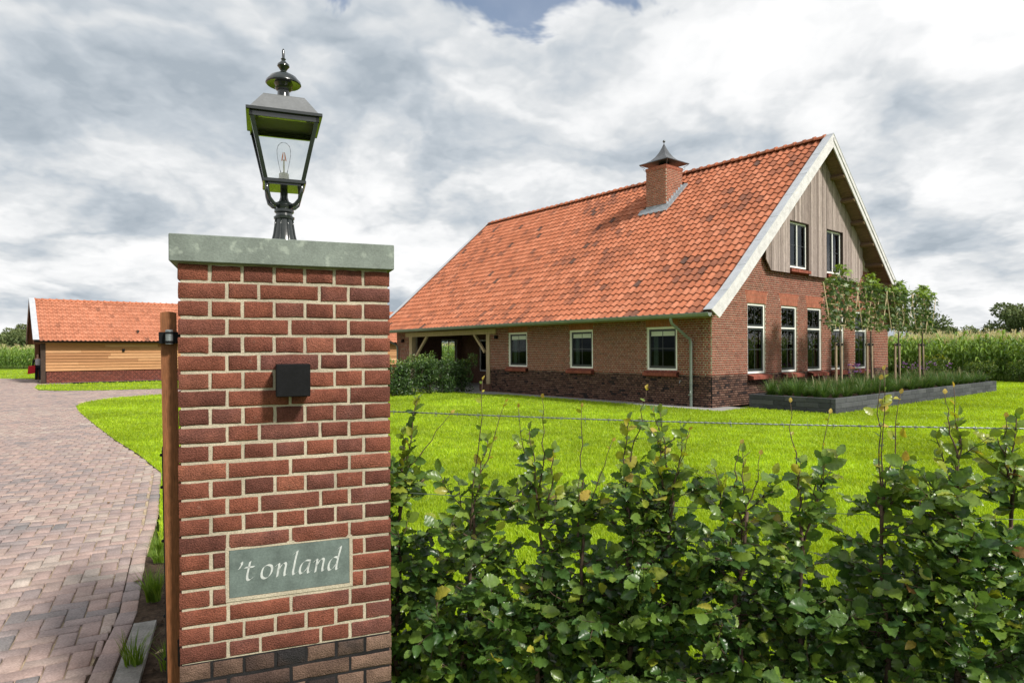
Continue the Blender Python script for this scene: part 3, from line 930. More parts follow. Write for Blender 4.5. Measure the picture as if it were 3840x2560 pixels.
# front windows with a roller blind pulled a little way down
for k, (a, b) in enumerate(L_WIN):
    win = empty('window', (0, 0, 0), 0, house); win.matrix_local = L_ID
    m = MB(); frame_boxes(m, -b + .002, -a - .002, LZ0 + .002, LZ1 - .003, .062, .03, .12); m.build('frame', M_white, win)
    q = sash(win, -b + .064, -a - .064, LZ0 + .064, LZ1 - .065, .05, 2, 2, .055, .02, M_glass_front)
    m = MB(); m.box(q[0] + .01, q[1] - .01, .066, .069, q[3] - .135, q[3] - .01); m.box(q[0], q[1], .064, .0655, q[3] - .145, q[3] - .125); m.build('roller_blind', M_blind, win)
    m = MB()
    for j in range(4): m.box(q[0] + .02 + j * .04, q[0] + .055 + j * .04, .16 + .014 * (j % 2), .17 + .014 * (j % 2), LZ0 + .05, LZ1 - .05)
    m.build('curtain', M_blind, win)
# gable-top casements in deep reveals
for k, (a, b) in enumerate(U_WIN):
    win = empty('window', (0, 0, 0), 0, house)
    m = MB()
    for x0, x1, z0, z1 in ((a - .02, a, UZ0, UZ1), (b, b + .02, UZ0, UZ1), (a - .02, b + .02, UZ1, UZ1 + .02)):
        m.box(x0, x1, -.147, .10, z0, z1)
    m.build('reveal', M_darkwood, win)
    m = MB(); frame_boxes(m, a + .002, b - .002, UZ0 + .01, UZ1 - .003, .05, -.06, .03); m.box((a + b) / 2 - .022, (a + b) / 2 + .022, -.062, .028, UZ0 + .06, UZ1 - .053); m.build('frame', M_white, win)
    for x0, x1 in ((a + .052, (a + b) / 2 - .022), ((a + b) / 2 + .022, b - .052)):
        q = sash(win, x0, x1, UZ0 + .06, UZ1 - .053, -.045, 1, 2, .045)
        m = MB(); m.box(q[0], q[1], -.010, -.006, q[3] - .16, q[3]); m.build('roller_blind', M_blind, win)
    sill_bricks(house, a - .03, b + .03, UZ0 + .005, .06, .22, .05, G_ID, 70 + k)

# vertical boards of the gable top, cut round the windows
clad = empty('timber_gable', (0, 0, 0), 0, house)
BL, BR_ = 2.57, 2 * AX - 2.57
def clad_lo(x):
    x = min(x, 2 * AX - x)
    return 3.97 if x >= 2.86 else 4.29 - (x - BL) * (.32 / .29)
cuts = [BL, 2.86, 2 * AX - 2.86, BR_, AX] + [c for w_ in U_WIN for c in (w_[0] - .02, w_[1] + .02)]
cuts.sort()
br_ = random.Random(12)
edges = [cuts[0]]
for a, b in zip(cuts, cuts[1:]):
    n = max(1, round((b - a) / .145))
    edges += [a + (b - a) * i / n for i in range(1, n + 1)]
m = MB(); strip_wall(m, [BL + .05, AX, BR_ - .05], [(a - .02, b + .02, UZ0 - .1, UZ1 + .02) for a, b in U_WIN], 4.3, lambda u: under(u) + .02, -.115, -.01, G_ID)
m.build('board_backing', M_darkwood, clad)
for a, b in zip(edges, edges[1:]):
    mid = (a + b) / 2
    segs = [(None, None)]
    hole_ = [w_ for w_ in U_WIN if w_[0] - .02 < mid < w_[1] + .02]
    spans = [('lo', 'hi')] if not hole_ else [(UZ1 + .02, 'hi')]
    for z0, z1 in spans:
        za, zb = (clad_lo(a), clad_lo(b)) if z0 == 'lo' else (z0, z0)
        ta, tb = under(a) + .01, under(b) + .01
        if max(ta - za, tb - zb) < .05: continue
        g = .0045; y = -.15 + br_.uniform(-.006, .006)
        m = MB(); m.tint = br_.random()
        m.hexa([(a + g, y, za), (b - g, y, zb), (b - g, y + .03, zb), (a + g, y + .03, za), (a + g, y, max(za + .01, ta)), (b - g, y, max(zb + .01, tb)), (b - g, y + .03, max(zb + .01, tb)), (a + g, y + .03, max(za + .01, ta))])
        m.build('board', M_greywood, clad)

# other walls, porch and floors that close the house
oth = MB()
oth.box(GW - .3, GW - .001, .301, HL, 0, 2.86)
end_free = [(2.35, 3.35, .85, 2.2)]
m2 = MB()
strip_wall(m2, [0.30, AX, GW - .31], end_free, 0, lambda u: under(u) - .01, HL - .28, HL - .002, G_ID)
m2.build('far_gable_wall', M_brick_dark, house)
oth.build('rear_wall', M_brick, house)
m = MB(); strip_wall(m, [10.05, HL - .29], [(14.6, 15.65, .6, 2.15)], 0, lambda u: 2.6, 0, .2, Matrix.Translation((3.6, 0, 0)) @ Matrix(((0, 1, 0, 0), (1, 0, 0, 0), (0, 0, 1, 0), (0, 0, 0, 1))))
m.box(.301, 3.58, 9.78, 9.998, 0, 2.6)
m.build('porch_wall', M_brick_dark, house)
m = MB(); m.box(.30, GW - .31, .31, HL - .3, 2.62, 2.72); m.build('ceiling_floor', M_inside, house)
m = MB(); m.box(.31, GW - .31, .31, 9.7, -.02, .03); m.build('room_floor', M_inside, house)
m = MB(); m.box(4.2, 4.3, .31, 9.7, .03, 2.6); m.box(.31, 4.2, 3.6, 3.7, .03, 2.6); m.build('partition_wall', M_inside, house)
for (u0, u1, z0, z1, Fm, nm) in ((2.35, 3.35, .85, 2.2, Matrix.Translation((0, HL - .2, 0)), 'window'), (14.6, 15.65, .6, 2.15, Matrix.Translation((3.65, 0, 0)) @ Matrix(((0, 1, 0, 0), (1, 0, 0, 0), (0, 0, 1, 0), (0, 0, 0, 1))), 'window')):
    win = empty(nm, (0, 0, 0), 0, house); win.matrix_local = Fm
    m = MB(); frame_boxes(m, u0 + .003, u1 - .003, z0 + .003, z1 - .003, .06, .0, .08); m.build('frame', M_barge, win)
    sash(win, u0 + .063, u1 - .063, z0 + .063, z1 - .063, .02, 2, 2, .04, .022, M_glass_clear)
pst = [(9.82, 10.02, .30), (15.76, 15.98, .02)]
for t0, t1, z0 in pst:
    m = MB(); m.bevel_box(-.04, .18, t0 + .18, t1 + .20, z0, 2.26, .008); m.build('porch_post', M_oak, house)
m = MB(); m.bevel_box(-.05, .17, 9.6, 16.5, 2.262, 2.46, .008); m.build('porch_beam', M_oak, house)
for (t0, z0, t1, z1) in ((10.42, 1.55, 11.15, 2.27), (15.74, 1.35, 14.75, 2.27)):
    m = MB(); d = Vector((0, t1 - t0, z1 - z0)); L = d.length; a = math.atan2(d.z, d.y)
    m.bevel_box(.02, .12, 0, L, -.05, .05, .005, Matrix.Translation((0, t0, z0)) @ Matrix.Rotation(a, 4, 'X'))
    m.build('porch_brace', M_oak, house)

# roof slabs, tiles, ridge
roof = empty('roof', (0, 0, 0), 0, house)
T0, T1 = -.60, 17.95
for P_, Q_, nm in ((SLAB_T, SLAB_B, 'roof_deck'), (mir(SLAB_T), mir(SLAB_B), 'roof_deck')):
    m = MB(); m.prism(P_ + Q_[::-1], T0 + .03, T1 - .03); m.build(nm, M_soffit, roof)
def walk(pts, d):
    for (x0, z0), (x1, z1) in zip(pts, pts[1:]):
        L = math.hypot(x1 - x0, z1 - z0)
        if d <= L or (x1, z1) == pts[-1]:
            return x0 + (x1 - x0) * d / L, z0 + (z1 - z0) * d / L, math.atan2(z1 - z0, x1 - x0)
        d -= L
DECK = at_axis(offset_pts(PROF, -.062))
slope_len = sum(math.hypot(b[0] - a[0], b[1] - a[1]) for a, b in zip(DECK, DECK[1:]))
TW, rows = .243, 27
TL = (slope_len - .05) / rows
ncol = int((T1 - T0 - .30) / TW)
tr_ = random.Random(5)
places = []
for r in range(rows):
    x, z, _ = walk(DECK, r * TL - .03 if r else 0.0)
    if r == 0: x -= .03; z -= .02
    x2, z2, _ = walk(DECK, (r + 1) * TL)
    th = math.atan2(z2 - z, x2 - x)
    for c in range(ncol):
        y = T0 + .24 + (c + 1) * TW
        if 4.42 < y - TW * .5 < 5.62 and 3.9 < x < 5.2: continue
        Mx = Matrix(((0, math.cos(th), -math.sin(th), x), (-1, 0, 0, y), (0, math.sin(th), math.cos(th), z), (0, 0, 0, 1)))
        Mx = Mx @ Matrix.Translation((tr_.uniform(-.003, .003), tr_.uniform(-.006, .006), 0)) @ Matrix.Rotation(tr_.uniform(-.012, .012), 4, 'Z') @ Matrix.Rotation(tr_.uniform(-.01, .012), 4, 'X')
        patch = vnoise(c * .13 + 3, r * .17 + 9) * .6 + vnoise(c * .42, r * .3 + 31) * .4
        t = .74 - max(0, patch - .54) * 1.0 + tr_.gauss(0, .20)
        if tr_.random() < .05 + .25 * max(0, patch - .58): t -= .35
        places.append((Mx, min(1, max(0, t))))
lay_tiles(roof, places, TW, TL, .055, M_tile, 16, lambda q: q[0].translation.y * .9 + q[0].translation.x * .5)
# the slope away from the view carries the same tiles as a ribbed sheet
nrib = 240
V = []; F = []
mp = mir(DECK)
for i in range(nrib * 2 + 1):
    y = T0 + .2 + (T1 - T0 - .4) * i / (nrib * 2)
    lift = .02 + .04 * (.5 + .5 * math.cos(2 * math.pi * (y / TW)))
    for (x, z) in offset_pts(mp, -lift): V.append((x, y, z))
k = len(mp)
F = [(i * k + j, i * k + j + 1, (i + 1) * k + j + 1, (i + 1) * k + j) for i in range(nrib * 2) for j in range(k - 1)]
obj('rear_tiles', np_mesh('rear_tiles', V, F, M_tile, [.6] * len(F), True), roof)['kind'] = 'stuff'
rz = DECK[-1][1]
nr = int((T1 - T0 - .3) / .335)
rv = []
for v_ in range(6):
    m = MB(); m.tint = .35 + .1 * v_
    for yy, rad in ((0, .115), (.05, .118), (.052, .10), (.36, .095)):
        pass
    n = 9; vs = []; ringd = ((0.0, .145), (.07, .142), (.09, .118), (.385, .108))
    for yy, rad in ringd: vs += [(rad * 1.05 * math.cos(math.pi * i / n), yy, rad * math.sin(math.pi * i / n)) for i in range(n + 1)]
    fs = [(j * (n + 1) + i, j * (n + 1) + i + 1, (j + 1) * (n + 1) + i + 1, (j + 1) * (n + 1) + i) for j in range(3) for i in range(n)] + [tuple(range(n, -1, -1))]
    m.add(vs, fs)
    o = m.build('ridge_tile', M_tile, None, R(40)); rv.append(o.data); bpy.data.objects.remove(o)
for i in range(nr):
    y = T0 + .2 + i * .335
    obj('ridge_tile', rv[tr_.randrange(6)], roof, Matrix.Translation((AX, y, rz + .035 + tr_.uniform(-.005, .005))))

# verge boards with zinc capping, at both gables
OUT = [(p[0], p[1]) for p in offset_pts(PROF, .045)]; OUT = at_axis(OUT)
BOT = at_axis(offset_pts(PROF, -.285))
BOT[0] = (BOT[0][0] + .16, BOT[0][1] + .06)
CAP = at_axis(offset_pts(PROF, .058))
for fn in (lambda q: q, mir):
    for y0, y1, yc0, yc1 in ((T0 - .035, T0, T0 - .045, T0 + .22), (T1, T1 + .035, T1 - .22, T1 + .045)):
        m = MB(); m.prism(fn(OUT + BOT[::-1]), y0, y1); m.build('barge_board', M_barge, roof)
        m = MB(); m.prism(fn(CAP + OUT[::-1]), yc0, yc1)
        o = m.build('verge_capping', M_zinc, roof)
        # upstand against the tiles
m = MB()
seamp = []
dd = .9
while dd < slope_len:
    x, z, th = walk(CAP, dd); seamp.append((x, z, th)); dd += 1.15
for x, z, th in seamp:
    Mx = Matrix.Translation((x, T0 + .085, z)) @ Matrix.Rotation(-th, 4, 'Y')
    m.box(-.008, .008, -.135, .135, -.004, .005, Mx)
m.build('capping_seams', M_zinc, roof)
# second moulding under the right-hand verge, and purlin ends in the overhang
m = MB(); m.prism(mir(at_axis(offset_pts(PROF, -.06)) + at_axis(offset_pts(PROF, -.13))[::-1]), T0 - .06, T0 - .036); m.build('verge_moulding', M_barge, roof)
for fn, sgn in ((lambda q: q, 1), (mir, -1)):
    d = 1.5
    while d < slope_len - .4:
        x, z, th = walk(offset_pts(PROF, -.275), d)
        xx = x if sgn == 1 else 2 * AX - x
        Mx = Matrix.Translation((xx, 0, z)) @ Matrix.Rotation(-th * sgn, 4, 'Y')
        m = MB(); m.box(-.05, .05, T0 + .002, .02, -.075, .074, Mx); m.build('purlin_end', M_soffit, roof)
        d += 1.02

# gutter, its bands, rafter tails and the downpipes
def gutter(parent, length0, length1, x, zt, r, mat, along='y', bands=.62, sides=8):
    g = MB(); poly = []
    for i in range(sides + 1):
        a = math.pi * i / sides
        poly.append((x - r * math.cos(a), zt - r * math.sin(a) * 1.15))
    inner = [(x + (px_ - x) * .9, zt - (zt - pz_) * .9) for px_, pz_ in poly][::-1]
    g.prism(poly + inner, length0, length1)
    # end caps
    g.prism(poly, length0 - .006, length0); g.prism(poly, length1, length1 + .006)
    bead = [(x - r, length0, zt + .004), (x - r, length1, zt + .004)]
    g.tube(bead, .011, 6)
    o = g.build('gutter', mat, parent, R(50))
    y = length0 + .15
    while y < length1:
        b = MB()
        poly2 = [(x - (r + .004) * math.cos(math.pi * i / sides), zt - (r + .004) * 1.15 * math.sin(math.pi * i / sides)) for i in range(sides + 1)]
        b.prism(poly2 + [(x + (px_ - x) * .95, zt - (zt - pz_) * .95) for px_, pz_ in poly2][::-1], y - .012, y + .012)
        b.build('gutter_bracket', mat, o)
        y += bands
    return o
gut = gutter(house, T0 + .0, T1, -.99, 2.555, .085, M_gutter)
t_ = .35
while t_ < 17.6:
    m = MB(); th = math.atan2(K0[1] - E0[1], K0[0] - E0[0])
    m.box(-.86, .0, t_ - .035, t_ + .035, 0, .13, Matrix.Translation((.0, 0, 3.02)) @ Matrix.Rotation(-th, 4, 'Y'))
    m.build('rafter_tail', M_soffit, roof)
    t_ += .92
def downpipe(parent, t, mat):
    m = MB(); r = .042
    m.tube([(-.99, t, 2.50), (-.985, t, 2.40), (-.93, t, 2.31), (-.30, t, 1.98), (-.13, t, 1.90), (-.085, t, 1.80), (-.085, t, 1.0), (-.085, t, 0.0)], r, 10)
    o = m.build('downpipe', mat, parent, R(50))
    for z in (1.62, .62, .66, 1.66):
        b = MB(); b.lathe([(r + .006, z), (r + .006, z + .022)], 10, None, -.085, t); b.build('pipe_collar', mat, o)
    b = MB(); b.box(-.16, -.09, t - .045, t + .045, .33, .36); b.lathe([(.02, .37), (.022, .42), (.006, .46)], 8, None, -.128, t); b.build('rain_diverter', M_black if False else mat, o)
downpipe(house, .62, M_gutter); downpipe(house, 17.2, M_gutter)
# outside tap
m = MB(); m.tube([(0, 1.0, .70), (-.09, 1.0, .70), (-.10, 1.0, .66)], .012, 6); m.box(-.065, -.055, .955, 1.045, .725, .735); m.tube([(-.06, 1.0, .70), (-.06, 1.0, .73)], .006, 6)
m.build('garden_tap', M_steel, house)
for t, z in ((9.55, 2.13), (16.75, 2.09)):
    m = MB(); m.bevel_box(-.11, .0, t - .055, t + .055, z - .07, z + .07, .004); m.build('wall_lamp', M_black, house)

# chimney
chim = empty('chimney', (0, 0, 0), 0, house)
cx0, cx1, cy0, cy1, cz0, cz1 = 4.02, 5.0, 4.57, 5.50, 6.6, 8.315
m = MB(); m.box(cx0 + .006, cx1 - .006, cy0 + .006, cy1 - .006, cz0, cz1 + .08); m.build('chimney_core', M_mortar, chim)
frow = lambda z: [(0, 10)]
nrow = round((cz1 - cz0) / .0635)
Mf = Matrix.Translation((cx0, cy1, 0)) @ L_ID
lay_bricks(chim, [(a, b, c, d) for a, b, c, d in bond(0, cy1 - cy0, cz0, nrow, .0635, .0106, lambda z: [(0, cy1 - cy0)], 1)], Mf, M_arch, 81, 0)
Mg = Matrix.Translation((0, cy0, 0))
lay_bricks(chim, bond(cx0 + .031, cx1, cz0, nrow, .0635, .0106, lambda z: [(cx0 + .031, cx1)], 0), Mg, M_arch, 82, 0)
m = MB(); m.box(cx0 - .008, cx1 + .008, cy0 - .008, cy1 + .008, cz1 + .004, cz1 + .105); m.build('cap_bed', M_mortar, chim)
soldier(chim, -.02, cy1 - cy0 + .02, cz1 + .002, cz1 + .112, Matrix.Translation((cx0 - .016, cy1, 0)) @ L_ID, 83, 0, .062, 'cap_course')
soldier(chim, cx0 - .02, cx1 + .02, cz1 + .002, cz1 + .112, Matrix.Translation((0, cy0 - .016, 0)), 84, 0, .062, 'cap_course')
m = MB()        # lead apron below and stepped flashing up the side
m.hexa([(cx0 - .34, cy0 - .10, roofz) if False else (0, 0, 0) for roofz in range(8)]) if False else None
zr = lambda x: prof_z(PROF, x)
m.hexa([(cx0 - .22, cy0 - .16, zr(cx0 - .22) - .01), (cx0 - .01, cy0 - .16, zr(cx0 - .01) - .01), (cx0 - .01, cy1 + .25, zr(cx0 - .01) - .01), (cx0 - .22, cy1 + .25, zr(cx0 - .22) - .01),
        (cx0 - .22, cy0 - .16, zr(cx0 - .22) + .025), (cx0 - .01, cy0 - .16, zr(cx0 - .01) + .10), (cx0 - .01, cy1 + .25, zr(cx0 - .01) + .06), (cx0 - .22, cy1 + .25, zr(cx0 - .22) + .025)])
m.box(cx0 - .012, cx0 - .004, cy0 - .01, cy1 + .01, zr(cx0) - .05, zr(cx0) + .12)
m.build('lead_apron', M_lead, chim)
m = MB(); n = 7
for i in range(n):
    a, b = cx0 + (cx1 - cx0) * i / n, cx0 + (cx1 - cx0) * (i + 1) / n
    m.box(a, b - .004, cy0 - .010, cy0 - .004, zr(a) - .08, zr(a) + .20)
m.hexa([(cx0 - .05, cy0 - .17, zr(cx0 - .05) - .02), (cx1 + .1, cy0 - .17, zr(cx1 + .1) - .02), (cx1 + .1, cy0, zr(cx1 + .1) - .02), (cx0 - .05, cy0, zr(cx0 - .05) - .02),
        (cx0 - .05, cy0 - .17, zr(cx0 - .05) + .035), (cx1 + .1, cy0 - .17, zr(cx1 + .1) + .035), (cx1 + .1, cy0, zr(cx1 + .1) + .055), (cx0 - .05, cy0, zr(cx0 - .05) + .055)])
m.build('stepped_flashing', M_lead, chim)
capc = Matrix.Translation(((cx0 + cx1) / 2, (cy0 + cy1) / 2, 0))
m = MB(); prf = [(.66, 8.60), (.50, 8.655), (.36, 8.74), (.235, 8.87), (.13, 9.05), (.06, 9.22), (.012, 9.36)]
vs = []; fs = []
for h_, z in prf: vs += [(-h_, -h_, z), (h_, -h_, z), (h_, h_, z), (-h_, h_, z)]
for j in range(len(prf) - 1): fs += [(j * 4 + i, j * 4 + (i + 1) % 4, j * 4 + 4 + (i + 1) % 4, j * 4 + 4 + i) for i in range(4)]
b0 = len(vs); vs += [(-.66, -.66, 8.575), (.66, -.66, 8.575), (.66, .66, 8.575), (-.66, .66, 8.575)]
fs += [(i, (i + 1) % 4, b0 + (i + 1) % 4, b0 + i) for i in range(4)] + [(b0, b0 + 1, b0 + 2, b0 + 3)]
m.add(vs, fs, capc)
m.lathe([(.012, 9.34), (.012, 9.42)], 8, capc); m.sphere((0, 0, 9.46), .052, 8, 1, capc)
o = m.build('chimney_cowl', M_zinc, chim, R(35))
o.data.materials.clear(); o.data.materials.append(material('dark zinc cowl', [(.12, .125, .13)], .35, .5, (5, .2), (40, .08), 0, metal=.6))
m = MB(); m.lathe([(.20, 8.40), (.20, 8.56)], 18, capc); m.build('flue', M_black, chim, R(40))
for sx, sy in ((1, 1), (1, -1), (-1, 1), (-1, -1)):
    m = MB(); m.tube([(sx * .44, sy * .44, 8.38), (sx * .52, sy * .52, 8.36), (sx * .55, sy * .55, 8.42), (sx * .50, sy * .50, 8.46), (sx * .60, sy * .60, 8.52), (sx * .645, sy * .645, 8.58)], .010, 6, capc)
    m.build('cowl_bracket', M_steel, chim)

# ------------------------------------------------------------------ barn (x = along the front, y = depth)
barn = empty('barn', BC, HROT)
tag(barn, 'long low barn clad in pale larch boards with orange pantile roof', 'barn')
BLN, BDP, BAX = 22.6, 6.6, 3.3
BPL = .655
m = MB(); m.box(.10, BLN, .006, .25, 0, BPL - .004); m.build('plinth_core', M_mortar_dark, barn)
lay_bricks(barn, bond(.12, BLN, 0, 10, .0655, .013, lambda z: [(.12, BLN)]), G_ID, M_brick, 101, 0, proud=.002)
m = MB(); m.box(.10, BLN, .0, .25, BPL, 2.30); m.build('front_wall', M_redwood, barn)
bb = random.Random(77)
nb = 10; bh = (2.26 - BPL) / nb
for r in range(nb):
    x = .09
    lim = BLN
    while x < lim:
        L = bb.choice((2.6, 3.4, 4.2, 4.8)) if x > .2 else bb.uniform(1.2, 4.5)
        x1 = min(lim, x + L)
        z0 = BPL - .01 + r * bh
        m = MB(); m.tint = bb.choice((.1, .3, .4, .5, .5, .6, .7, .95))
        m.hexa([(x + .002, -.065, z0), (x1 - .002, -.065, z0), (x1 - .002, -.018, z0), (x + .002, -.018, z0), (x + .002, -.022, z0 + bh + .015), (x1 - .002, -.022, z0 + bh + .015), (x1 - .002, -.004, z0 + bh + .015), (x + .002, -.004, z0 + bh + .015)])
        m.build('board', M_larch, barn)
        x = x1
m = MB(); m.bevel_box(-.12, .085, -.06, .14, 0, 2.32, .006); m.build('corner_post', M_darkwood, barn)
m = MB(); m.bevel_box(-.05, .15, BDP - .2, BDP, 0, 2.32, .006); m.build('corner_post', M_redwood, barn)
m = MB(); m.box(.0, BLN, BDP - .12, BDP, 0, 2.3); m.build('rear_wall', M_redwood, barn)
m = MB(); m.box(4.4, 4.5, .26, BDP - .13, 0, 2.9); m.box(BLN - .1, BLN - .002, .26, BDP - .13, 0, 2.6); m.build('inner_wall', M_darkwood, barn)
m = MB(); m.box(-.03, .12, .145, BDP - .21, 2.12, 2.32); m.build('door_beam', M_redwood, barn)
BE, BA = (-.46, 2.27), (BAX, 4.68)
BP = [BE, BA]
BX0, BX1 = -.42, BLN + .4
Yx = Matrix(((0, 1, 0, 0), (1, 0, 0, 0), (0, 0, 1, 0), (0, 0, 0, 1)))       # profile runs in y, length in x
def bprism(name, poly, x0, x1, mat, parent):
    m = MB(); m.prism(poly, x0, x1, Yx); return m.build(name, mat, parent)
def off_axis(d):
    q = offset_pts(BP, d); (x0, z0), (x1, z1) = q; f = (BAX - x0) / (x1 - x0)
    return [q[0], (BAX, z0 + (z1 - z0) * f)]
bmir = lambda pts: [(2 * BAX - x, z) for x, z in pts]
broof = empty('roof', (0, 0, 0), 0, barn)
for fn in (lambda q: q, bmir):
    bprism('roof_deck', fn(off_axis(-.07) + off_axis(-.17)[::-1]), BX0 + .03, BX1, M_redwood, broof)
    bprism('barge_board', fn(off_axis(.03) + off_axis(-.24)[::-1]), BX0 - .03, BX0, M_redwood, broof)
    bprism('verge_capping', fn(off_axis(.05) + off_axis(.032)[::-1]), BX0 - .05, BX0 + .22, M_zinc, broof)
    bprism('verge_capping', fn(off_axis(.05) + off_axis(-.05)[::-1]), BX1 - .2, BX1 + .05, M_zinc, broof)
bth = math.atan2(BA[1] - BE[1], BA[0] - BE[0]); bsl = math.hypot(BA[0] - BE[0], BA[1] - BE[1])
BTW, brows = .205, 12
BTL = bsl / brows
bd = off_axis(-.06)
places = []
for r in range(brows):
    y = bd[0][0] + math.cos(bth) * (r * BTL - .02); z = bd[0][1] + math.sin(bth) * (r * BTL - .02)
    for c in range(int((BX1 - BX0 - .3) / BTW)):
        x = BX0 + .2 + c * BTW
        Mx = Matrix(((1, 0, 0, x), (0, math.cos(bth), -math.sin(bth), y), (0, math.sin(bth), math.cos(bth), z), (0, 0, 0, 1)))
        Mx = Mx @ Matrix.Translation((bb.uniform(-.003, .003), bb.uniform(-.006, .006), 0)) @ Matrix.Rotation(bb.uniform(-.012, .012), 4, 'Z')
        t = .62 + bb.gauss(0, .17) - (.35 if bb.random() < .03 else 0) + .3 * (vnoise(c * .15 + 40, r * .2) - .5)
        places.append((Mx, min(1, max(0, t))))
lay_tiles(broof, places, BTW, BTL, .068, M_tile_barn, 10, lambda q: q[0].translation.x + .3 * q[0].translation.y)
bprism('rear_tiles', bmir(off_axis(-.02) + off_axis(-.06)[::-1]), BX0 + .05, BX1, M_tile_barn, broof)
for i in range(int((BX1 - BX0 - .2) / .335)):
    obj('ridge_tile', rv[2 + bb.randrange(4)], broof, Matrix(((0, 1, 0, BX0 + .2 + i * .335), (-1, 0, 0, BAX), (0, 0, 1, bd[1][1] - .02), (0, 0, 0, 1))))
g_ = MB()
poly = [(BE[0] - .02 - .07 * math.cos(math.pi * i / 8), 2.245 - .075 * math.sin(math.pi * i / 8)) for i in range(9)]
g_.prism(poly, BX0 + .0, BX1 - .05, Yx); g_.build('gutter', M_black, barn)
m = MB(); m.bevel_box(3.60, 3.72, -.14, -.03, 1.68, 1.82, .004); m.build('wall_lamp', M_black, barn)
for i in range(6):
    m = MB(); y = .3 + i * .55; z = 2.3 + i * .35 - .25
    m.box(BX0 + .005, .2, y, y + .08, z, z + .12); m.build('purlin_end', M_redwood, broof)
# gravel strip along the barn's foot
gp = [BC + D2 * a + D1 * b for a, b in ((.1, -.42), (22.6, -.42), (22.6, .0), (.1, .0))]
sheet('gravel_strip', [(q.x, q.y) for q in gp], .014, M_gravel)

# ------------------------------------------------------------------ gate pillar (x along its face, y away from the camera)
PROT = math.atan2(.361, .933)
PO = Vector((-1.214, 2.355, 0))
PW = .77
pillar = empty('gate_pillar', PO, PROT)
tag(pillar, 'red brick gate pillar with grey stone coping and dark brick base', 'pillar')
CH = .0667
ZT = 1.866            # foot of the top course
JN = .0108
def hero_brick(x0, x1, z0, z1, y0, y1, rr, tint, mat, nm='brick'):
    """a hand-moulded brick: worn arrises, slightly uneven face"""
    nx, nz = (5 if x1 - x0 > .13 else 4), 3
    e = .0018 + rr.uniform(0, .0018)
    gx = [0, .05] + [i / (nx - 1) for i in range(1, nx - 1)] + [.95, 1]
    gz = [0, .1, .5, .9, 1]
    V = []; F = []
    sk = [rr.uniform(-.0022, .0022) for _ in range(4)]
    for b, fz in enumerate(gz):
        for a, fx in enumerate(gx):
            x = x0 + (x1 - x0) * fx + (sk[0] * (1 - fx) + sk[1] * fx) * .5 + rr.uniform(-.0009, .0009)
            z = z0 + (z1 - z0) * fz + (sk[2] * (1 - fz) + sk[3] * fz) + rr.uniform(-.0012, .0012)
            edge = (a in (0, len(gx) - 1)) or (b in (0, len(gz) - 1))
            y = y0 + (e + rr.uniform(0, .002) if edge else rr.uniform(-.0012, .0012))
            V.append((x, y, z))
    n = len(gx)
    for b in range(len(gz) - 1):
        for a in range(n - 1): F.append((b * n + a, b * n + a + 1, (b + 1) * n + a + 1, (b + 1) * n + a))
    ring = [a for a in range(n)] + [b * n + n - 1 for b in range(1, len(gz))] + [(len(gz) - 1) * n + a for a in range(n - 2, -1, -1)] + [b * n for b in range(len(gz) - 2, 0, -1)]
    b0 = len(V)
    for i in ring: V.append((V[i][0], y1, V[i][2]))
    k = len(ring)
    F += [(ring[(i + 1) % k], ring[i], b0 + i, b0 + (i + 1) % k) for i in range(k)]
    me = np_mesh(nm, V, F, mat, [tint] * len(F), True) if False else None
    mb = MB(); mb.tint = tint; mb.add(V, F)
    return mb.build(nm, mat, pillar, R(55), fix=False)

pb = random.Random(4)
Q3 = .157
def row_cells(r):
    """brick lengths of course r, counted from the top (1 = course under the coping)"""
    if r % 2 == 1: L = [.1] * 7
    elif r % 4 == 2: L = [Q3, .1, .21, .1, Q3]
    else: L = [Q3, .21, .21, Q3]
    j = (PW - sum(L)) / (len(L) - 1)
    x = 0; out = []
    for q in L:
        out.append((x, x + q)); x += q + j
    return out
PLQ = (.167, .605, .672, .866)
for r in range(1, 30):
    z0 = ZT - (r - 1) * CH; z1 = z0 + CH - JN
    if z0 < -.02: break
    dark = r > 22
    for a, b in row_cells(r):
        pieces = [(a, b)]
        if r in (17, 18, 19): pieces = minus(pieces, [(PLQ[0] - .012, PLQ[1] + .012)])
        for p, q in pieces:
            if q - p < .03: continue
            t = min(1, max(0, pb.gauss(.45, .27)))
            if dark: t = pb.choice((0, .08, .22, .45, .55, .7, .75, .97))
            hero_brick(p, q, max(0, z0), z1, 0, .085, pb, t, M_pbrick_dark if dark else M_pbrick)
zd = ZT - 21 * CH - JN * .5
m = MB(); m.box(.008, PW - .008, .0055, PW - .008, zd, 1.93); m.build('mortar_core', M_mortar, pillar)
m = MB(); m.box(.007, PW - .007, .0045, PW - .007, 0, zd - .001); m.build('base_mortar_core', M_mortar_dark, pillar)
# the three other faces
def side(Fm, L, seed):
    rr = random.Random(seed)
    for mat, z0, n, r0 in ((M_pbrick_dark, ZT - 27 * CH - .006, 7, 0), (M_pbrick, zd - .0, 22, 1)):
        bs = bond(0, L, z0, n, CH, JN, lambda z: [(0, L)], r0)
        bs = [(a, b, max(0, c), d) for a, b, c, d in bs if d < 1.93 and d > .02]
        V, F, T = brick_arrays(bs, Fm, .004, .03, rr, lambda: min(1, max(0, rr.gauss(.45, .27))))
        o = obj('side_bricks', np_mesh('side_bricks', V, F, mat, T), pillar); o['kind'] = 'stuff'
side(Matrix.Translation((PW, .087, 0)) @ Matrix.Rotation(math.pi / 2, 4, 'Z'), PW - .09, 1)      # right
side(Matrix.Translation((0, PW, 0)) @ Matrix.Rotation(-math.pi / 2, 4, 'Z'), PW - .088, 2)       # left
side(Matrix.Translation((PW, PW, 0)) @ Matrix.Rotation(math.pi, 4, 'Z'), PW, 3)                   # back
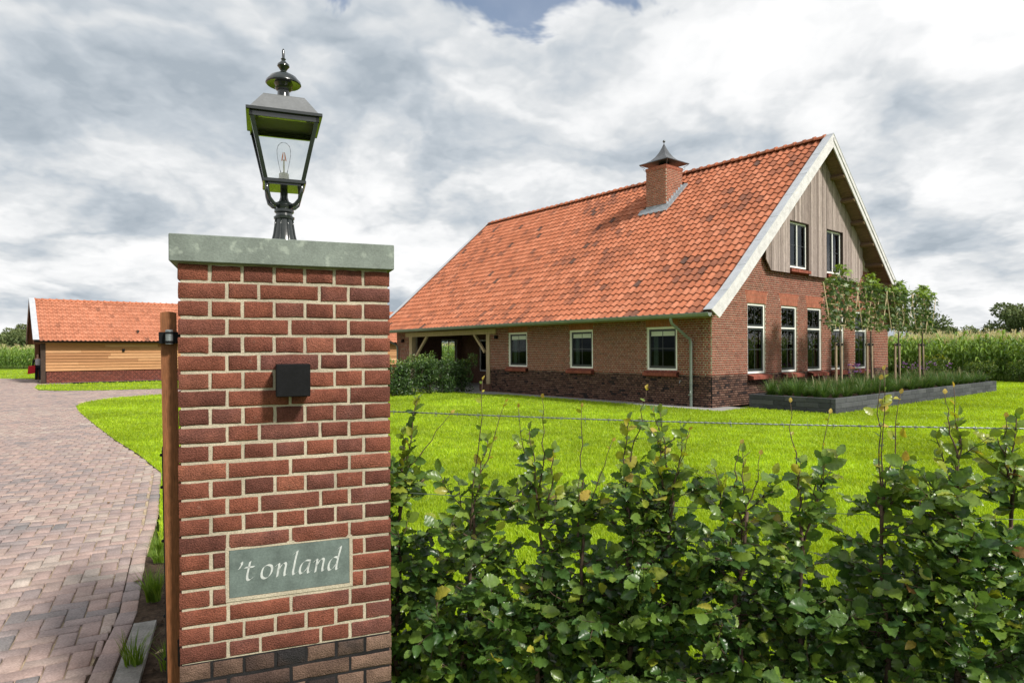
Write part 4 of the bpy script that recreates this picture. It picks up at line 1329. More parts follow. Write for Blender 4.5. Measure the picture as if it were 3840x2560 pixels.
m = MB(); m.bevel_box(-.026, PW + .014, -.028, PW + .026, 1.928, 2.028, .003); m.build('coping_stone', M_stone, pillar)
m = MB(); m.bevel_box(PLQ[0], PLQ[1], .003, .04, .682, .860, .0015)
plq = m.build('name_plaque', M_plaque, pillar)
m = MB(); frame_boxes(m, PLQ[0] - .013, PLQ[1] + .013, .669, .873, .0125, .002, .03); m.build('plaque_mortar', M_mortar, pillar)

# lettering: broad-nib italic strokes (x-height 1), placed on the plaque
def crom(pts, n=8):
    P = [pts[0]] + list(pts) + [pts[-1]]
    out = []
    for i in range(1, len(P) - 2):
        for k in range(n):
            t = k / n
            q = []
            for d in (0, 1):
                a, b, c, e = P[i - 1][d], P[i][d], P[i + 1][d], P[i + 2][d]
                q.append(.5 * (2 * b + (c - a) * t + (2 * a - 5 * b + 4 * c - e) * t * t + (3 * b - a - 3 * c + e) * t ** 3))
            out.append(tuple(q))
    out.append(tuple(pts[-1]))
    return out
N_ = [[(-.05, .80), (.12, .98), (.2, .9), (.2, .7), (.2, .0)], [(.2, .45), (.38, .85), (.58, 1.0), (.70, .88), (.70, .6), (.70, .2), (.76, .03), (.94, .16)]]
GLYPH = {
    "'": [[(.10, 1.42), (.14, 1.25), (.0, .92)]],
    't': [[(.22, 1.40), (.20, 1.0), (.18, .35), (.26, .05), (.44, .02), (.62, .18)], [(-.08, .98), (.2, .98), (.56, .98)]],
    'o': [[(.42, 1.0), (.16, .86), (.06, .48), (.14, .12), (.40, -.02), (.66, .14), (.78, .5), (.70, .86), (.42, 1.0)]],
    'n': N_,
    'l': [[(.02, 1.62), (.2, 1.78), (.26, 1.74), (.22, 1.3), (.20, .6), (.2, .2), (.28, .02), (.48, .16)]],
    'a': [[(.74, .96), (.40, .98), (.14, .70), (.08, .3), (.20, .02), (.44, .16), (.66, .5), (.74, .96)], [(.74, .98), (.70, .5), (.70, .16), (.78, .02), (.96, .16)]],
    'd': [[(.72, .92), (.42, 1.0), (.14, .72), (.08, .3), (.20, .02), (.44, .14), (.68, .5)], [(.60, 1.62), (.76, 1.78), (.80, 1.7), (.74, 1.1), (.70, .4), (.72, .06), (.80, .02), (.98, .16)]],
}
XH = .0495
lx = [("'", .193), ('t', .217), ('o', .273), ('n', .325), ('l', .381), ('a', .411), ('n', .465), ('d', .518)]
nib = Vector((math.cos(R(38)), math.sin(R(38)))) * .090
slant = math.tan(R(10))
for ch, x0 in lx:
    m = MB()
    for st in GLYPH[ch]:
        P = crom(st)
        for (ax, ay), (bx, by) in zip(P, P[1:]):
            q = []
            for (u, v_) in ((ax - nib.x, ay - nib.y), (ax + nib.x, ay + nib.y), (bx + nib.x, by + nib.y), (bx - nib.x, by - nib.y)):
                q.append((x0 + XH * (u + slant * v_), .742 + XH * v_))
            hull = q
            m.add([(x, .0022, z) for x, z in hull] + [(x, .0035, z) for x, z in hull], [(0, 1, 2, 3), (0, 4, 5, 1), (1, 5, 6, 2), (2, 6, 7, 3), (3, 7, 4, 0)])
    m.build('letter', M_letter, plq)

# black box lamp on the pillar
bx = empty('wall_lamp', (0, 0, 0)); bx.location = PO + Vector((math.cos(PROT) * .393, math.sin(PROT) * .393, 1.494)); bx.rotation_euler = (0, 0, PROT)
tag(bx, 'square matt black box lamp fixed to the front of the gate pillar', 'wall lamp')
m = MB(); m.bevel_box(-.0605, .0605, -.10, -.004, -.0605, .0605, .003); m.build('housing', M_black, bx)
m = MB(); m.box(-.045, .045, -.012, .004, -.045, .045); m.build('back_plate', M_black, bx)

# lantern on the coping
lamp = empty('lantern', PO + Vector((.2 * 0, 0, 2.028)), PROT)
lc = PO + Vector((math.cos(PROT), math.sin(PROT), 0)) * (PW / 2 - .006) + Vector((-math.sin(PROT), math.cos(PROT), 0)) * (PW / 2)
lamp.location = (lc.x, lc.y, 2.028)
tag(lamp, 'old-style black four-sided lantern with clear glass on top of the gate pillar', 'lantern')
m = MB()
prof = [(.075, 0), (.075, .012), (.066, .02), (.055, .045), (.045, .085), (.039, .125), (.037, .15), (.043, .155), (.044, .163), (.036, .168), (.034, .178), (.041, .184), (.041, .194), (.033, .199), (.034, .208), (.040, .214), (.036, .224), (.022, .232), (.016, .25), (.015, .296)]
m.lathe(prof, 24)
pedestal = m.build('pedestal', M_iron, lamp, R(40))
for i in range(8):
    a = 2 * math.pi * (i + .5) / 8
    b = MB(); b.tube([((r + .001) * math.cos(a), (r + .001) * math.sin(a), z) for r, z in prof[2:7]], .0045, 5); b.build('flute', M_iron, pedestal, True)
PZ, GT = .296, .552
for sx, sy in ((1, 1), (1, -1), (-1, 1), (-1, -1)):
    m = MB(); pts = [(.02, .205), (.045, .214), (.062, .232), (.070, .262), (.074, PZ + .004)]
    m.tube([(sx * r * .98, sy * r * .98, z) for r, z in pts], .0085, 6); m.build('arm', M_iron, lamp, True)
m = MB(); m.bevel_box(-.088, .088, -.088, .088, PZ, PZ + .016, .003); m.box(-.078, .078, -.078, .078, PZ - .008, PZ + .001)
m.build('platform', M_iron, lamp)
h0, h1 = .076, .128
for sx, sy in ((1, 1), (1, -1), (-1, 1), (-1, -1)):
    m = MB()
    q = .0085
    m.hexa([(sx * h0 - q, sy * h0 - q, PZ + .014), (sx * h0 + q, sy * h0 - q, PZ + .014), (sx * h0 + q, sy * h0 + q, PZ + .014), (sx * h0 - q, sy * h0 + q, PZ + .014),
            (sx * h1 - q, sy * h1 - q, GT), (sx * h1 + q, sy * h1 - q, GT), (sx * h1 + q, sy * h1 + q, GT), (sx * h1 - q, sy * h1 + q, GT)])
    m.build('corner_bar', M_iron, lamp)
for k in range(4):
    Mx = Matrix.Rotation(k * math.pi / 2, 4, 'Z')
    m = MB(); g = .0085
    m.hexa([(-h0 + g, -h0 - .001, PZ + .017), (h0 - g, -h0 - .001, PZ + .017), (h0 - g, -h0 + .002, PZ + .017), (-h0 + g, -h0 + .002, PZ + .017), (-h1 + g, -h1 - .001, GT - .002), (h1 - g, -h1 - .001, GT - .002), (h1 - g, -h1 + .002, GT - .002), (-h1 + g, -h1 + .002, GT - .002)], Mx)
    m.build('pane', M_lampglass, lamp)
m = MB()
for k in range(4):
    Mx = Matrix.Rotation(k * math.pi / 2, 4, 'Z')
    m.box(-.139, .139, -.139, -.126, GT, GT + .03, Mx); m.box(-.150, .150, -.152, -.138, GT + .022, GT + .034, Mx)
m.build('roof_frame', M_iron, lamp)
m = MB(); m.box(-.126, .126, -.126, .126, GT + .024, GT + .028); m.build('ceiling_lining', M_lampinner, lamp)
m = MB(); m.frustum(.138, GT + .036, .086, GT + .112); m.box(-.084, .084, -.084, .084, GT + .112, GT + .116); m.build('lamp_roof', M_lampgrey, lamp)
m = MB(); z = GT + .114
m.lathe([(.034, z), (.028, z + .008), (.025, z + .05), (.034, z + .056), (.036, z + .062), (.030, z + .068), (.040, z + .082), (.070, z + .078), (.075, z + .082), (.073, z + .092), (.060, z + .105), (.057, z + .111), (.036, z + .124), (.018, z + .130), (.012, z + .140), (.018, z + .150), (.026, z + .160), (.025, z + .168), (.012, z + .180), (.008, z + .188), (.011, z + .192), (.006, z + .198), (.006, z + .228), (.0035, z + .236), (.0005, z + .239)], 24)
m.build('finial', M_iron, lamp, R(45))
m = MB(); m.lathe([(.021, PZ + .016), (.022, PZ + .04), (.0205, PZ + .042), (.0205, PZ + .058), (.018, PZ + .060)], 16); sk_ = m.build('bulb_socket', M_porcelain, lamp, R(40))
m = MB(); zb = PZ + .06
m.lathe([(.014, zb), (.018, zb + .02), (.0245, zb + .05), (.029, zb + .08), (.0295, zb + .10), (.025, zb + .120), (.014, zb + .132), (.002, zb + .136)], 18)
bulb = m.build('bulb', M_bulbglass, lamp, True)
m = MB()
for sx in (-1, 1): m.tube([(sx * .003, 0, zb + .092), (sx * .010, .002, zb + .055)], .0014, 5); m.tube([(sx * .003, -.003, zb + .092), (sx * .005, -.004, zb + .055)], .0013, 5)
m.build('filament', M_filament, bulb)
m = MB(); m.tube([(0, 0, zb + .005), (0, 0, zb + .06)], .004, 6); m.build('glass_stem', M_porcelain, bulb)

# ------------------------------------------------------------------ gate, swung open away from the camera
gray = Vector((-.52, 1, 0)).normalized()
gate = empty('wooden_gate', (-1.258, 2.425, 0), math.atan2(gray.y, gray.x))
gate.rotation_euler = (R(-.8), 0, math.atan2(gray.y, gray.x))
tag(gate, 'brown hardwood gate standing open beside the pillar, seen end-on', 'gate')
# x runs along the leaf away from the camera, y across it
def top_z(y): return 1.748 + .005 * (1 - (y / .027) ** 2)
m = MB(); ys = [-.027, -.015, 0, .015, .027]
poly = [(-.027, .12)] + [(.027, .12)] + [(y, top_z(y)) for y in ys[::-1]]
m.add([(0, y, z) for y, z in poly] + [(.12, y, z) for y, z in poly], [tuple(range(len(poly)))[::-1], tuple(range(len(poly), 2 * len(poly)))] + [(i, (i + 1) % len(poly), (i + 1) % len(poly) + len(poly), i + len(poly)) for i in range(len(poly))])
m.build('stile', M_gatewood, gate, R(40))
m = MB(); m.bevel_box(1.48, 1.60, -.027, .027, .12, 1.70, .004); m.build('stile', M_gatewood, gate)
for z in (.16, .55, 1.0, 1.50):
    m = MB(); m.bevel_box(.121, 1.479, -.021, .021, z, z + .11, .004); m.build('rail', M_gatewood, gate)
for i in range(9):
    m = MB(); m.tint = (i * .37) % 1; m.bevel_box(.135 + i * .149, .27 + i * .149, .0215, .0265, .17, 1.60, .002); m.build('board', M_gatewood, gate)
m = MB(); m.box(-.004, .10, .0275, .031, .12, 1.24); m.build('steel_edge', M_black, gate)
for z in (1.22, 1.10, .90, .62, .46):
    m = MB(); m.sphere((.01, .033, z), .006, 6); m.build('bolt', M_black, gate)
for hz in (1.655,):
    h = MB(); h.box(-.012, .06, .008, .033, hz - .021, hz + .021); h.box(-.030, .0, -.044, .014, hz - .021, hz + .021); h.box(-.03, .02, -.10, -.036, hz - .018, hz + .018)
    hg = h.build('hinge', M_black, gate)
    b = MB(); b.lathe([(.013, hz - .024), (.013, hz + .026), (.010, hz + .029)], 14, None, -.034, -.002); b.build('hinge_pin', M_steel, hg, R(40))
    b = MB(); b.lathe([(.015, hz - .021), (.015, hz - .012)], 14, None, -.034, -.002); b.lathe([(.015, hz + .014), (.015, hz + .021)], 14, None, -.034, -.002); b.build('hinge_knuckle', M_black, hg, R(40))
m = MB(); m.bevel_box(-.022, .0, -.036, -.008, .425, .535, .008); m.build('catch', M_black, gate)

# ------------------------------------------------------------------ leaves and plants: tools
def unit(A): return A / np.maximum(1e-9, np.linalg.norm(A, axis=1, keepdims=True))
def leaf_mesh(name, P, Dr, Nr, L, W, mat, tint, fold=.18):
    """folded two-triangle leaves at points P, pointing along Dr, facing Nr"""
    P, Dr, Nr = np.asarray(P), unit(np.asarray(Dr)), np.asarray(Nr)
    S = unit(np.cross(Dr, Nr)); N2 = np.cross(S, Dr)
    L = np.asarray(L)[:, None]; W = np.asarray(W)[:, None]
    mid = P + Dr * L * .5
    a = P; b = mid + S * W * .5 + N2 * W * fold; c = P + Dr * L - N2 * L * .12; d = mid - S * W * .5 + N2 * W * fold
    V = np.stack([a, b, c, d], 1).reshape(-1, 3)
    n = len(P)
    F = (np.arange(n)[:, None, None] * 4 + np.array([(0, 1, 2), (0, 2, 3)])[None]).reshape(-1, 3)
    return np_mesh(name, V, F, mat, np.repeat(tint, 2))

def leafy_shrub(name, loc, h, rx, ry, n, lsize, mat, seed, label, cat, group=None, lumps=14, tints=(.1, .8), yellow=0.0):
    r = np.random.default_rng(seed)
    root = empty(name, loc, r.uniform(0, 6.28))
    tag(root, label, cat, group)
    C = []
    for k in range(lumps):
        a = r.uniform(0, 6.28); q = math.sqrt(r.uniform(0, 1)) * .75
        C.append((rx * q * math.cos(a), ry * q * math.sin(a), h * r.uniform(.14, .84), r.uniform(.22, .40)))
    C = np.array(C)
    idx = r.integers(0, lumps, n)
    v = unit(r.normal(size=(n, 3)))
    rad = r.uniform(.35, 1.0, n) ** .5
    R3 = np.stack([C[idx, 3] * rx * 1.15, C[idx, 3] * ry * 1.15, C[idx, 3] * h * .62], 1)
    P = C[idx, :3] + v * rad[:, None] * R3
    P[:, 2] = np.maximum(P[:, 2], .03)
    Dr = unit(v * .8 + r.normal(size=(n, 3)) * .7 + np.array([0, 0, .35]))
    Nr = v * .6 + np.array([0, 0, .7]) + r.normal(size=(n, 3)) * .5
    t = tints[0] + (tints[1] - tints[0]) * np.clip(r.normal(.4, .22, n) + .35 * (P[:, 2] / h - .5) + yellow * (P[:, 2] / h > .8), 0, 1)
    L = lsize * r.uniform(.65, 1.25, n)
    obj('foliage', leaf_mesh('foliage', P, Dr, Nr, L, L * .42, mat, t), root)
    m = MB()
    for k in range(7):
        c = C[k % lumps]
        m.tube([(c[0] * .15, c[1] * .15, 0), (c[0] * .6, c[1] * .6, c[2] * .55), tuple(c[:3])], [.016, .011, .005], 5)
    m.build('stems', M_bark, root)
    return root

# ------------------------------------------------------------------ beech hedge behind the barbed wire
def beech_leaf(tint, seed):
    """ovate leaf pleated along its side veins, with a waved margin, cupped and curled"""
    r = random.Random(seed)
    n = 12; V = []; F = []
    wd = r.uniform(.29, .37); bend = r.uniform(-.05, .42); cup = r.uniform(-.15, .55); twist = r.uniform(-.5, .5); wave = r.uniform(.02, .06)
    for i in range(n + 1):
        f = i / n
        hw = wd * math.sin(math.pi * min(1, f * .93 + .035) ** .82) ** .8 * (1 if i < n else .05)
        rid = .020 * (1 if i % 2 else -1)
        zc = -bend * f * f
        for u in (-1, -.55, 0, .55, 1):
            e = abs(u) > .9
            x = hw * u * (1 + (.09 if i % 2 else -.06) * e)
            yy = f + abs(u) * .10 * (1 - f)
            z = zc + cup * hw * abs(u) ** 1.5 + rid * (abs(u) > .1) + twist * x * f + (wave * math.sin(i * 1.9 + u * 2 + seed) if e else 0)
            V.append((x, yy, z))
    for i in range(n):
        for j in range(4): F.append((i * 5 + j, i * 5 + j + 1, i * 5 + 6 + j, i * 5 + 5 + j))
    return np_mesh('leaf', V, F, M_beech, [tint] * len(F), False), np.array(V), np.array(F)
NT = 9
BL_ = [[beech_leaf(t / (NT - 1), 100 + t * 7 + s) for s in range(6)] for t in range(NT)]
H0, H1 = Vector((-.43, 2.93, 0)), Vector((2.75, 2.22, 0))
hdir = (H1 - H0).normalized(); hnor = Vector((hdir.y, -hdir.x, 0))       # hnor faces the camera
def hedge_at(xpix, off=0.0):
    """point of the hedge line under a photograph column (2352 px wide frame)"""
    k = (xpix * 3840 / 2352 - 1920) / CAM_F
    a = H0 + hnor * off
    f = (k * a.y - a.x) / (hdir.x - k * hdir.y)
    return a + hdir * f
def hedge_z(xpix, ypix, off=0.0):
    p = hedge_at(xpix, off)
    return CAM_H - (ypix * 3840 / 2352 - (CAM_HOR - (xpix * 3840 / 2352 - 1920) * CAM_ROLL)) * p.y / CAM_F
#        base column, body height, leafy shoots (col, row), bare shoots (col, row), label
HEDGE = [
    (915, 1.02, [(958, 918), (925, 1000)], [(1035, 950)], 'beech hedge plant growing against the gate pillar, leftmost of the row'),
    (1062, .92, [(1120, 1010)], [(1108, 872), (1160, 925)], 'second beech hedge plant from the pillar with two bare leaning shoots'),
    (1225, .90, [(1215, 985), (1270, 1030)], [(1190, 938), (1245, 912)], 'third beech hedge plant from the pillar beside the gap with bright grass'),
    (1345, .88, [(1330, 1090)], [(1335, 935), (1405, 1010)], 'fourth beech hedge plant from the pillar, low and sparse at the top'),
    (1440, 1.0, [(1442, 965)], [(1484, 893)], 'fifth beech hedge plant from the pillar with one straight leafy leader'),
    (1522, 1.0, [(1516, 950), (1565, 1000)], [(1582, 985), (1500, 945)], 'sixth beech hedge plant from the pillar with forked tip above the wire'),
    (1690, .96, [(1640, 1075), (1705, 1040)], [(1700, 1015), (1745, 1040)], 'seventh beech hedge plant from the pillar with browned twig tips'),
    (1835, .92, [(1838, 1060), (1890, 1050)], [(1815, 925), (1905, 950)], 'eighth beech hedge plant from the pillar with thick visible forked stem'),
    (2040, 1.0, [(2020, 1090), (2090, 1060)], [(2022, 872), (2068, 905), (2030, 850)], 'beech hedge plant with the tallest bare shoots and yellow leaves'),
    (2190, 1.12, [(2200, 955), (2150, 1010)], [(2170, 905), (2190, 890)], 'dense dark beech hedge plant below the far end of the planter'),
    (2325, 1.14, [(2335, 955), (2290, 1005)], [(2310, 960)], 'rightmost beech hedge plant, dense and cut by the picture edge'),
]
hr = random.Random(99)
for pi, (bcol, hb_, leafy, bare, lab) in enumerate(HEDGE):
    b0 = hedge_at(bcol, hr.uniform(-.05, .05))
    root = empty('beech_hedge_plant', (b0.x, b0.y, 0))
    tag(root, lab, 'hedge plant', 'beech hedge plants beside the gate pillar')
    twig = MB(); leaves = []          # leaf: pos, dir, nrm, size, tint
    def leaf_on(p, d, side, up, size, young=0.0, tint=None):
        dd = (d * hr.uniform(.3, .8) + side * hr.uniform(.6, 1.0) + Vector((0, 0, hr.uniform(-.35, .25)))).normalized()
        nn = (Vector((0, 0, 1)) * hr.uniform(.3, 1.0) + hnor * hr.uniform(-.1, .9) + Vector((hr.gauss(0, .35), hr.gauss(0, .35), hr.gauss(0, .2))))
        if tint is None:
            tint = .17 + hr.gauss(0, .12) + young + (.5 if hr.random() < .003 else 0)
        leaves.append((p, dd, nn, size, min(1, max(0, tint))))
    def branch(p0, d, L, depth, young, dens=.030):
        n = max(3, int(L / .035)); P = [p0]; dcur = d.normalized()
        for i in range(n):
            dcur = (dcur + Vector((hr.gauss(0, .13), hr.gauss(0, .13), hr.gauss(.03, .10)))).normalized()
            P.append(P[-1] + dcur * (L / n))
        twig.tube(P, [max(.0012, .0042 * (1 - i / (n + 1)) * min(1, L / .2)) for i in range(n + 1)], 4)
        s = 0; k = 0
        tot = L
        while s < tot:
            f = s / tot * n; i = min(n - 1, int(f)); p = P[i].lerp(P[i + 1], f - i)
            dv = (P[i + 1] - P[i]).normalized()
            sd_ = dv.cross(Vector((0, 0, 1)))
            if sd_.length < .2: sd_ = dv.cross(hnor)
            sd_.normalize()
            leaf_on(p, dv, sd_ * (1 if k % 2 else -1), 1, hr.choice((hr.uniform(.032, .055), hr.uniform(.048, .072), hr.uniform(.06, .086))), young + hr.choice((-.06, 0, 0, .05, .12)) + (.10 if s > tot * .75 else 0))
            s += dens * hr.uniform(.7, 1.3); k += 1
        leaf_on(P[-1], (P[-1] - P[-2]).normalized(), Vector((0, 0, .1)), 1, hr.uniform(.04, .065), young + .1)
        if depth and L > .14:
            for _ in range(3):
                i = hr.randrange(1, n)
                branch(P[i], ((P[i + 1] - P[i]).normalized() + Vector((hr.gauss(0, .6), hr.gauss(0, .6), hr.gauss(.1, .3)))), L * hr.uniform(.35, .6), 0, young)
    # stem, rising to the first leafy shoot
    tops = []
    for (c, y) in leafy + bare:
        q = hedge_at(c, hr.uniform(-.04, .06)); tops.append(Vector((q.x - b0.x, q.y - b0.y, hedge_z(c, y))))
    crown = Vector((hr.gauss(0, .02), hr.gauss(0, .02), hb_))
    st_ = [Vector((0, 0, 0))]
    for i in range(1, 9): st_.append(Vector((hr.gauss(0, .012), hr.gauss(0, .012), 0)) + crown * (i / 8))
    ms = MB(); ms.tube(st_, [.013 * (1 - .55 * i / 8) for i in range(9)], 7); ms.tint = .3
    ms.build('stem', M_twig, root, True)
    # body branches
    nb_ = 54
    for i in range(nb_):
        z = .08 + (hb_ - .08) * ((i + hr.random()) / nb_) ** 1.12
        if z > hb_ * .72 and hr.random() < .35: continue
        if pi in (2, 3) and .52 < z < .80 and hr.random() < .72: continue
        a = hr.uniform(0, 6.283)
        d = Vector((math.cos(a), math.sin(a), hr.uniform(.05, .7)))
        d = hdir * (d.x * 1.15) + hnor * d.y + Vector((0, 0, d.z))
        branch(crown * (z / hb_), d, hr.uniform(.15, .33) * (1.05 - .35 * z / hb_), 1, .04 + (.10 if z > hb_ * .8 else 0))
    # shoots
    for k, tp in enumerate(tops):
        is_bare = k >= len(leafy)
        start = crown * hr.uniform(.72, .98) if not is_bare else crown * hr.uniform(.85, 1.0) if hr.random() < .6 else crown.lerp(tops[0], .3)
        n = 8; P = []
        for i in range(n + 1):
            f = i / n
            q = start.lerp(tp, f); q.x += math.sin(f * 3.1) * hr.uniform(-.006, .022) * (1 if k % 2 else -1); q.y += hr.gauss(0, .003)
            P.append(q)
        P[-1] = tp
        r0 = .0055 if not is_bare else .0036
        twig.tube(P, [max(.0011, r0 * (1 - .72 * i / n)) for i in range(n + 1)], 5)
        s = .03; L = (tp - start).length; kk = 0
        step = .019 if not is_bare else .045
        while s < L:
            f = s / L * n; i = min(n - 1, int(f)); p = P[i].lerp(P[i + 1], f - i); dv = (P[i + 1] - P[i]).normalized()
            a = kk * 2.4 + hr.random()
            sd_ = Vector((math.cos(a), math.sin(a), .2)).normalized()
            if not is_bare:
                leaf_on(p, dv, sd_, 1, hr.uniform(.045, .078) * (1 - .25 * s / L), hr.choice((.08, .14, .22, .30)) + .12 * s / L)
                if hr.random() < .16 and s < L * .75:
                    branch(p, (sd_ + dv * .9), hr.uniform(.06, .15), 0, .18)
            elif hr.random() < (.85 if s < L * .35 else .55):
                big_ = s < L * .4
                leaf_on(p, dv, sd_, 1, hr.uniform(.04, .06) if big_ else hr.uniform(.014, .034), 0, tint=hr.choice((.35, .5, .62, .75)) if not big_ else hr.choice((.3, .4, .55)))
            s += step * hr.uniform(.7, 1.3); kk += 1
        leaf_on(tp, (P[-1] - P[-2]).normalized(), Vector((.1, 0, .1)), 1, .022 if is_bare else .04, 0, tint=.85 if is_bare else .5)
    twig.tint = .6
    twig.build('twigs', M_twig, root, True)
    if pi == 8:
        for q in range(7):
            leaf_on(tops[2 + q % 3] * .97 + Vector((hr.gauss(0, .02), 0, -hr.uniform(.02, .16))), Vector((0, 0, 1)), Vector((hr.choice((-1, 1)), 0, 0)), 1, hr.uniform(.04, .055), 0, tint=hr.choice((.66, .72, .8)))
    # the leaves nearest the viewer are objects, those behind one part
    leaves.sort(key=lambda q: -(q[0].dot(hnor) + .25 * q[0].z))
    vs, fs, ts_ = [], [], []
    for i, (p, dd, nn, size, t) in enumerate(leaves):
        yv = dd; xv = yv.cross(nn)
        if xv.length < 1e-4: xv = yv.orthogonal()
        xv.normalize(); zv = xv.cross(yv)
        Mx = Matrix(((xv.x * size, yv.x * size, zv.x * size, p.x), (xv.y * size, yv.y * size, zv.y * size, p.y), (xv.z * size, yv.z * size, zv.z * size, p.z), (0, 0, 0, 1)))
        me, V, F = BL_[min(NT - 1, int(t * NT))][hr.randrange(6)]
        if i < 300:
            obj('leaf', me, root, Mx)
        else:
            A = np.array(Mx); vs.append(V @ A[:3, :3].T + A[:3, 3]); fs.append(F + len(V) * len(fs)); ts_.append(np.full(len(F), t))
    if vs:
        obj('inner_leaves', np_mesh('inner_leaves', np.concatenate(vs), np.concatenate(fs), M_beech, np.concatenate(ts_), False), root)['kind'] = 'stuff'

# barbed and plain wires along the hedge
def wire(name, label, y_a, y_b, r, barbs, mat):
    pa, pb = hedge_at(880, -.02), hedge_at(2420, -.02)
    za, zb = hedge_z(880, y_a, -.02), hedge_z(2420, y_b, -.02)
    A = Vector((pa.x, pa.y, za)); B = Vector((pb.x, pb.y, zb))
    root = empty(name, A); tag(root, label, 'wire')
    d = B - A; L = d.length; u = d.normalized()
    s1 = u.cross(Vector((0, 0, 1))).normalized(); s2 = s1.cross(u)
    for ph in ((0, math.pi) if barbs else (0,)):
        n = 420 if barbs else 40
        m = MB()
        m.tube([u * (L * i / n) + (s1 * math.cos(i * .9 + ph) + s2 * math.sin(i * .9 + ph)) * (r * .95 if barbs else 0) - Vector((0, 0, .012 * math.sin(math.pi * i / n))) for i in range(n + 1)], r, 5)
        m.build('strand', mat, root, True)
    if barbs:
        x = .05
        while x < L:
            m = MB(); c = u * x - Vector((0, 0, .012 * math.sin(math.pi * x / L)))
            for q in range(2):
                a = hr.uniform(0, 3.1)
                e = (s1 * math.cos(a) + s2 * math.sin(a)) * .014 + u * hr.uniform(-.004, .004)
                m.tube([c - e, c + e], [.0005, .0011][::-1], 4)
            m.tube([c + u * (i * .002) + (s1 * math.cos(i * 1.6) + s2 * math.sin(i * 1.6)) * .0042 for i in range(-3, 4)], .0011, 4)
            m.build('barb', mat, root)
            x += .098 * hr.uniform(.92, 1.08)
wire('barbed_wire', 'twisted galvanised barbed wire strung above the beech hedge', 944, 985, .0017, True, M_steel)
wire('plain_wire', 'plain dark green wire running through the beech hedge', 1128, 1195, .0014, False, M_gutter)

# ------------------------------------------------------------------ lawn grass
def grass(name, label, polys, n, dmin, dmax, seed, hgt=(.028, .05)):
    r = np.random.default_rng(seed)
    d = np.exp(r.uniform(math.log(dmin), math.log(dmax), n))
    k = r.uniform(-.84, 1.02, n)
    X, Y = k * d, d
    keep = np.zeros(n, bool)
    for p in polys: keep |= in_poly_np(X, Y, p)
    X, Y = X[keep], Y[keep]; n = len(X)
    sc_ = 1 + Y * .03
    h = r.uniform(*hgt, n) * (1 + .3 * np.minimum(1, Y / 20)); wd = r.uniform(.0035, .006, n) * (.7 + Y * .12)
    a = r.uniform(0, 6.28, n); lean = r.normal(0, .35, (n, 2)) * h[:, None]
    V = np.zeros((n, 3, 3))
    V[:, 0] = np.stack([X - np.cos(a) * wd, Y - np.sin(a) * wd, np.full(n, .004)], 1)
    V[:, 1] = np.stack([X + np.cos(a) * wd, Y + np.sin(a) * wd, np.full(n, .004)], 1)
    V[:, 2] = np.stack([X + lean[:, 0], Y + lean[:, 1], h], 1)
    pn = np.array([vnoise(x * .55, y * .55) for x, y in zip(X[::1], Y[::1])]) if n < 20000 else _lat[(np.floor(X * 2).astype(int)) % 64, (np.floor(Y * 2).astype(int)) % 64] * .3 + .35
    t = np.clip(r.normal(.45, .2, n) + (pn - .5) * .35, 0, 1)
    o = obj(name, np_mesh(name, V.reshape(-1, 3), np.arange(n * 3).reshape(-1, 3), M_blade, t))
    tag(o, label, 'grass', kind='stuff')
grass('lawn_grass', 'bright green mown lawn grass in front of the farmhouse', [LAWN], 580000, 3.2, 32, 1)
grass('barn_grass', 'mown grass in front of the barn', [BARN_LAWN, FAR_LAWN], 60000, 26, 62, 2, (.04, .08))

def tuft(loc, n, h, seed, label):
    r = np.random.default_rng(seed)
    m = MB()
    for i in range(n):
        a = r.uniform(0, 6.28); ln = h * r.uniform(.5, 1.1); sp = r.uniform(.1, .75); b = r.uniform(0, .04)
        x, y = b * math.cos(a + 1), b * math.sin(a + 1)
        m.tint = float(np.clip(r.normal(.45, .25), 0, 1))
        w_ = r.uniform(.0018, .0035)
        px_, py_ = -math.sin(a) * w_, math.cos(a) * w_
        P = [(x + math.cos(a) * sp * ln * f ** 1.7, y + math.sin(a) * sp * ln * f ** 1.7, ln * f * (1 - .22 * sp * f)) for f in (0, .35, .7, 1)]
        vs = []
        for j, q in enumerate(P):
            k = (1, .9, .6, .05)[j]
            vs += [(q[0] - px_ * k, q[1] - py_ * k, q[2]), (q[0] + px_ * k, q[1] + py_ * k, q[2])]
        m.add(vs, [(0, 1, 3, 2), (2, 3, 5, 4), (4, 5, 7, 6)])
    o = m.build('grass_tuft', M_weed, None, fix=False); o.location = loc
    tag(o, label, 'grass tuft', 'wild grass tufts along the driveway edge')
tuft((-2.80, 5.12, 0), 150, .17, 1, 'upper bright grass tuft between driveway and gate')
tuft((-2.70, 4.95, 0), 90, .12, 5, 'small bright grass tuft just below the upper tuft by the gate')
tuft((-2.32, 4.18, 0), 190, .22, 2, 'tallest grass tuft in the soil strip beside the gate')
tuft((-1.93, 3.30, 0), 70, .20, 3, 'loose grass tuft overhanging the kerb stone at the lower picture edge')
tuft((-1.74, 3.28, 0), 60, .15, 4, 'dark grass tuft at the foot of the gate by the soil')

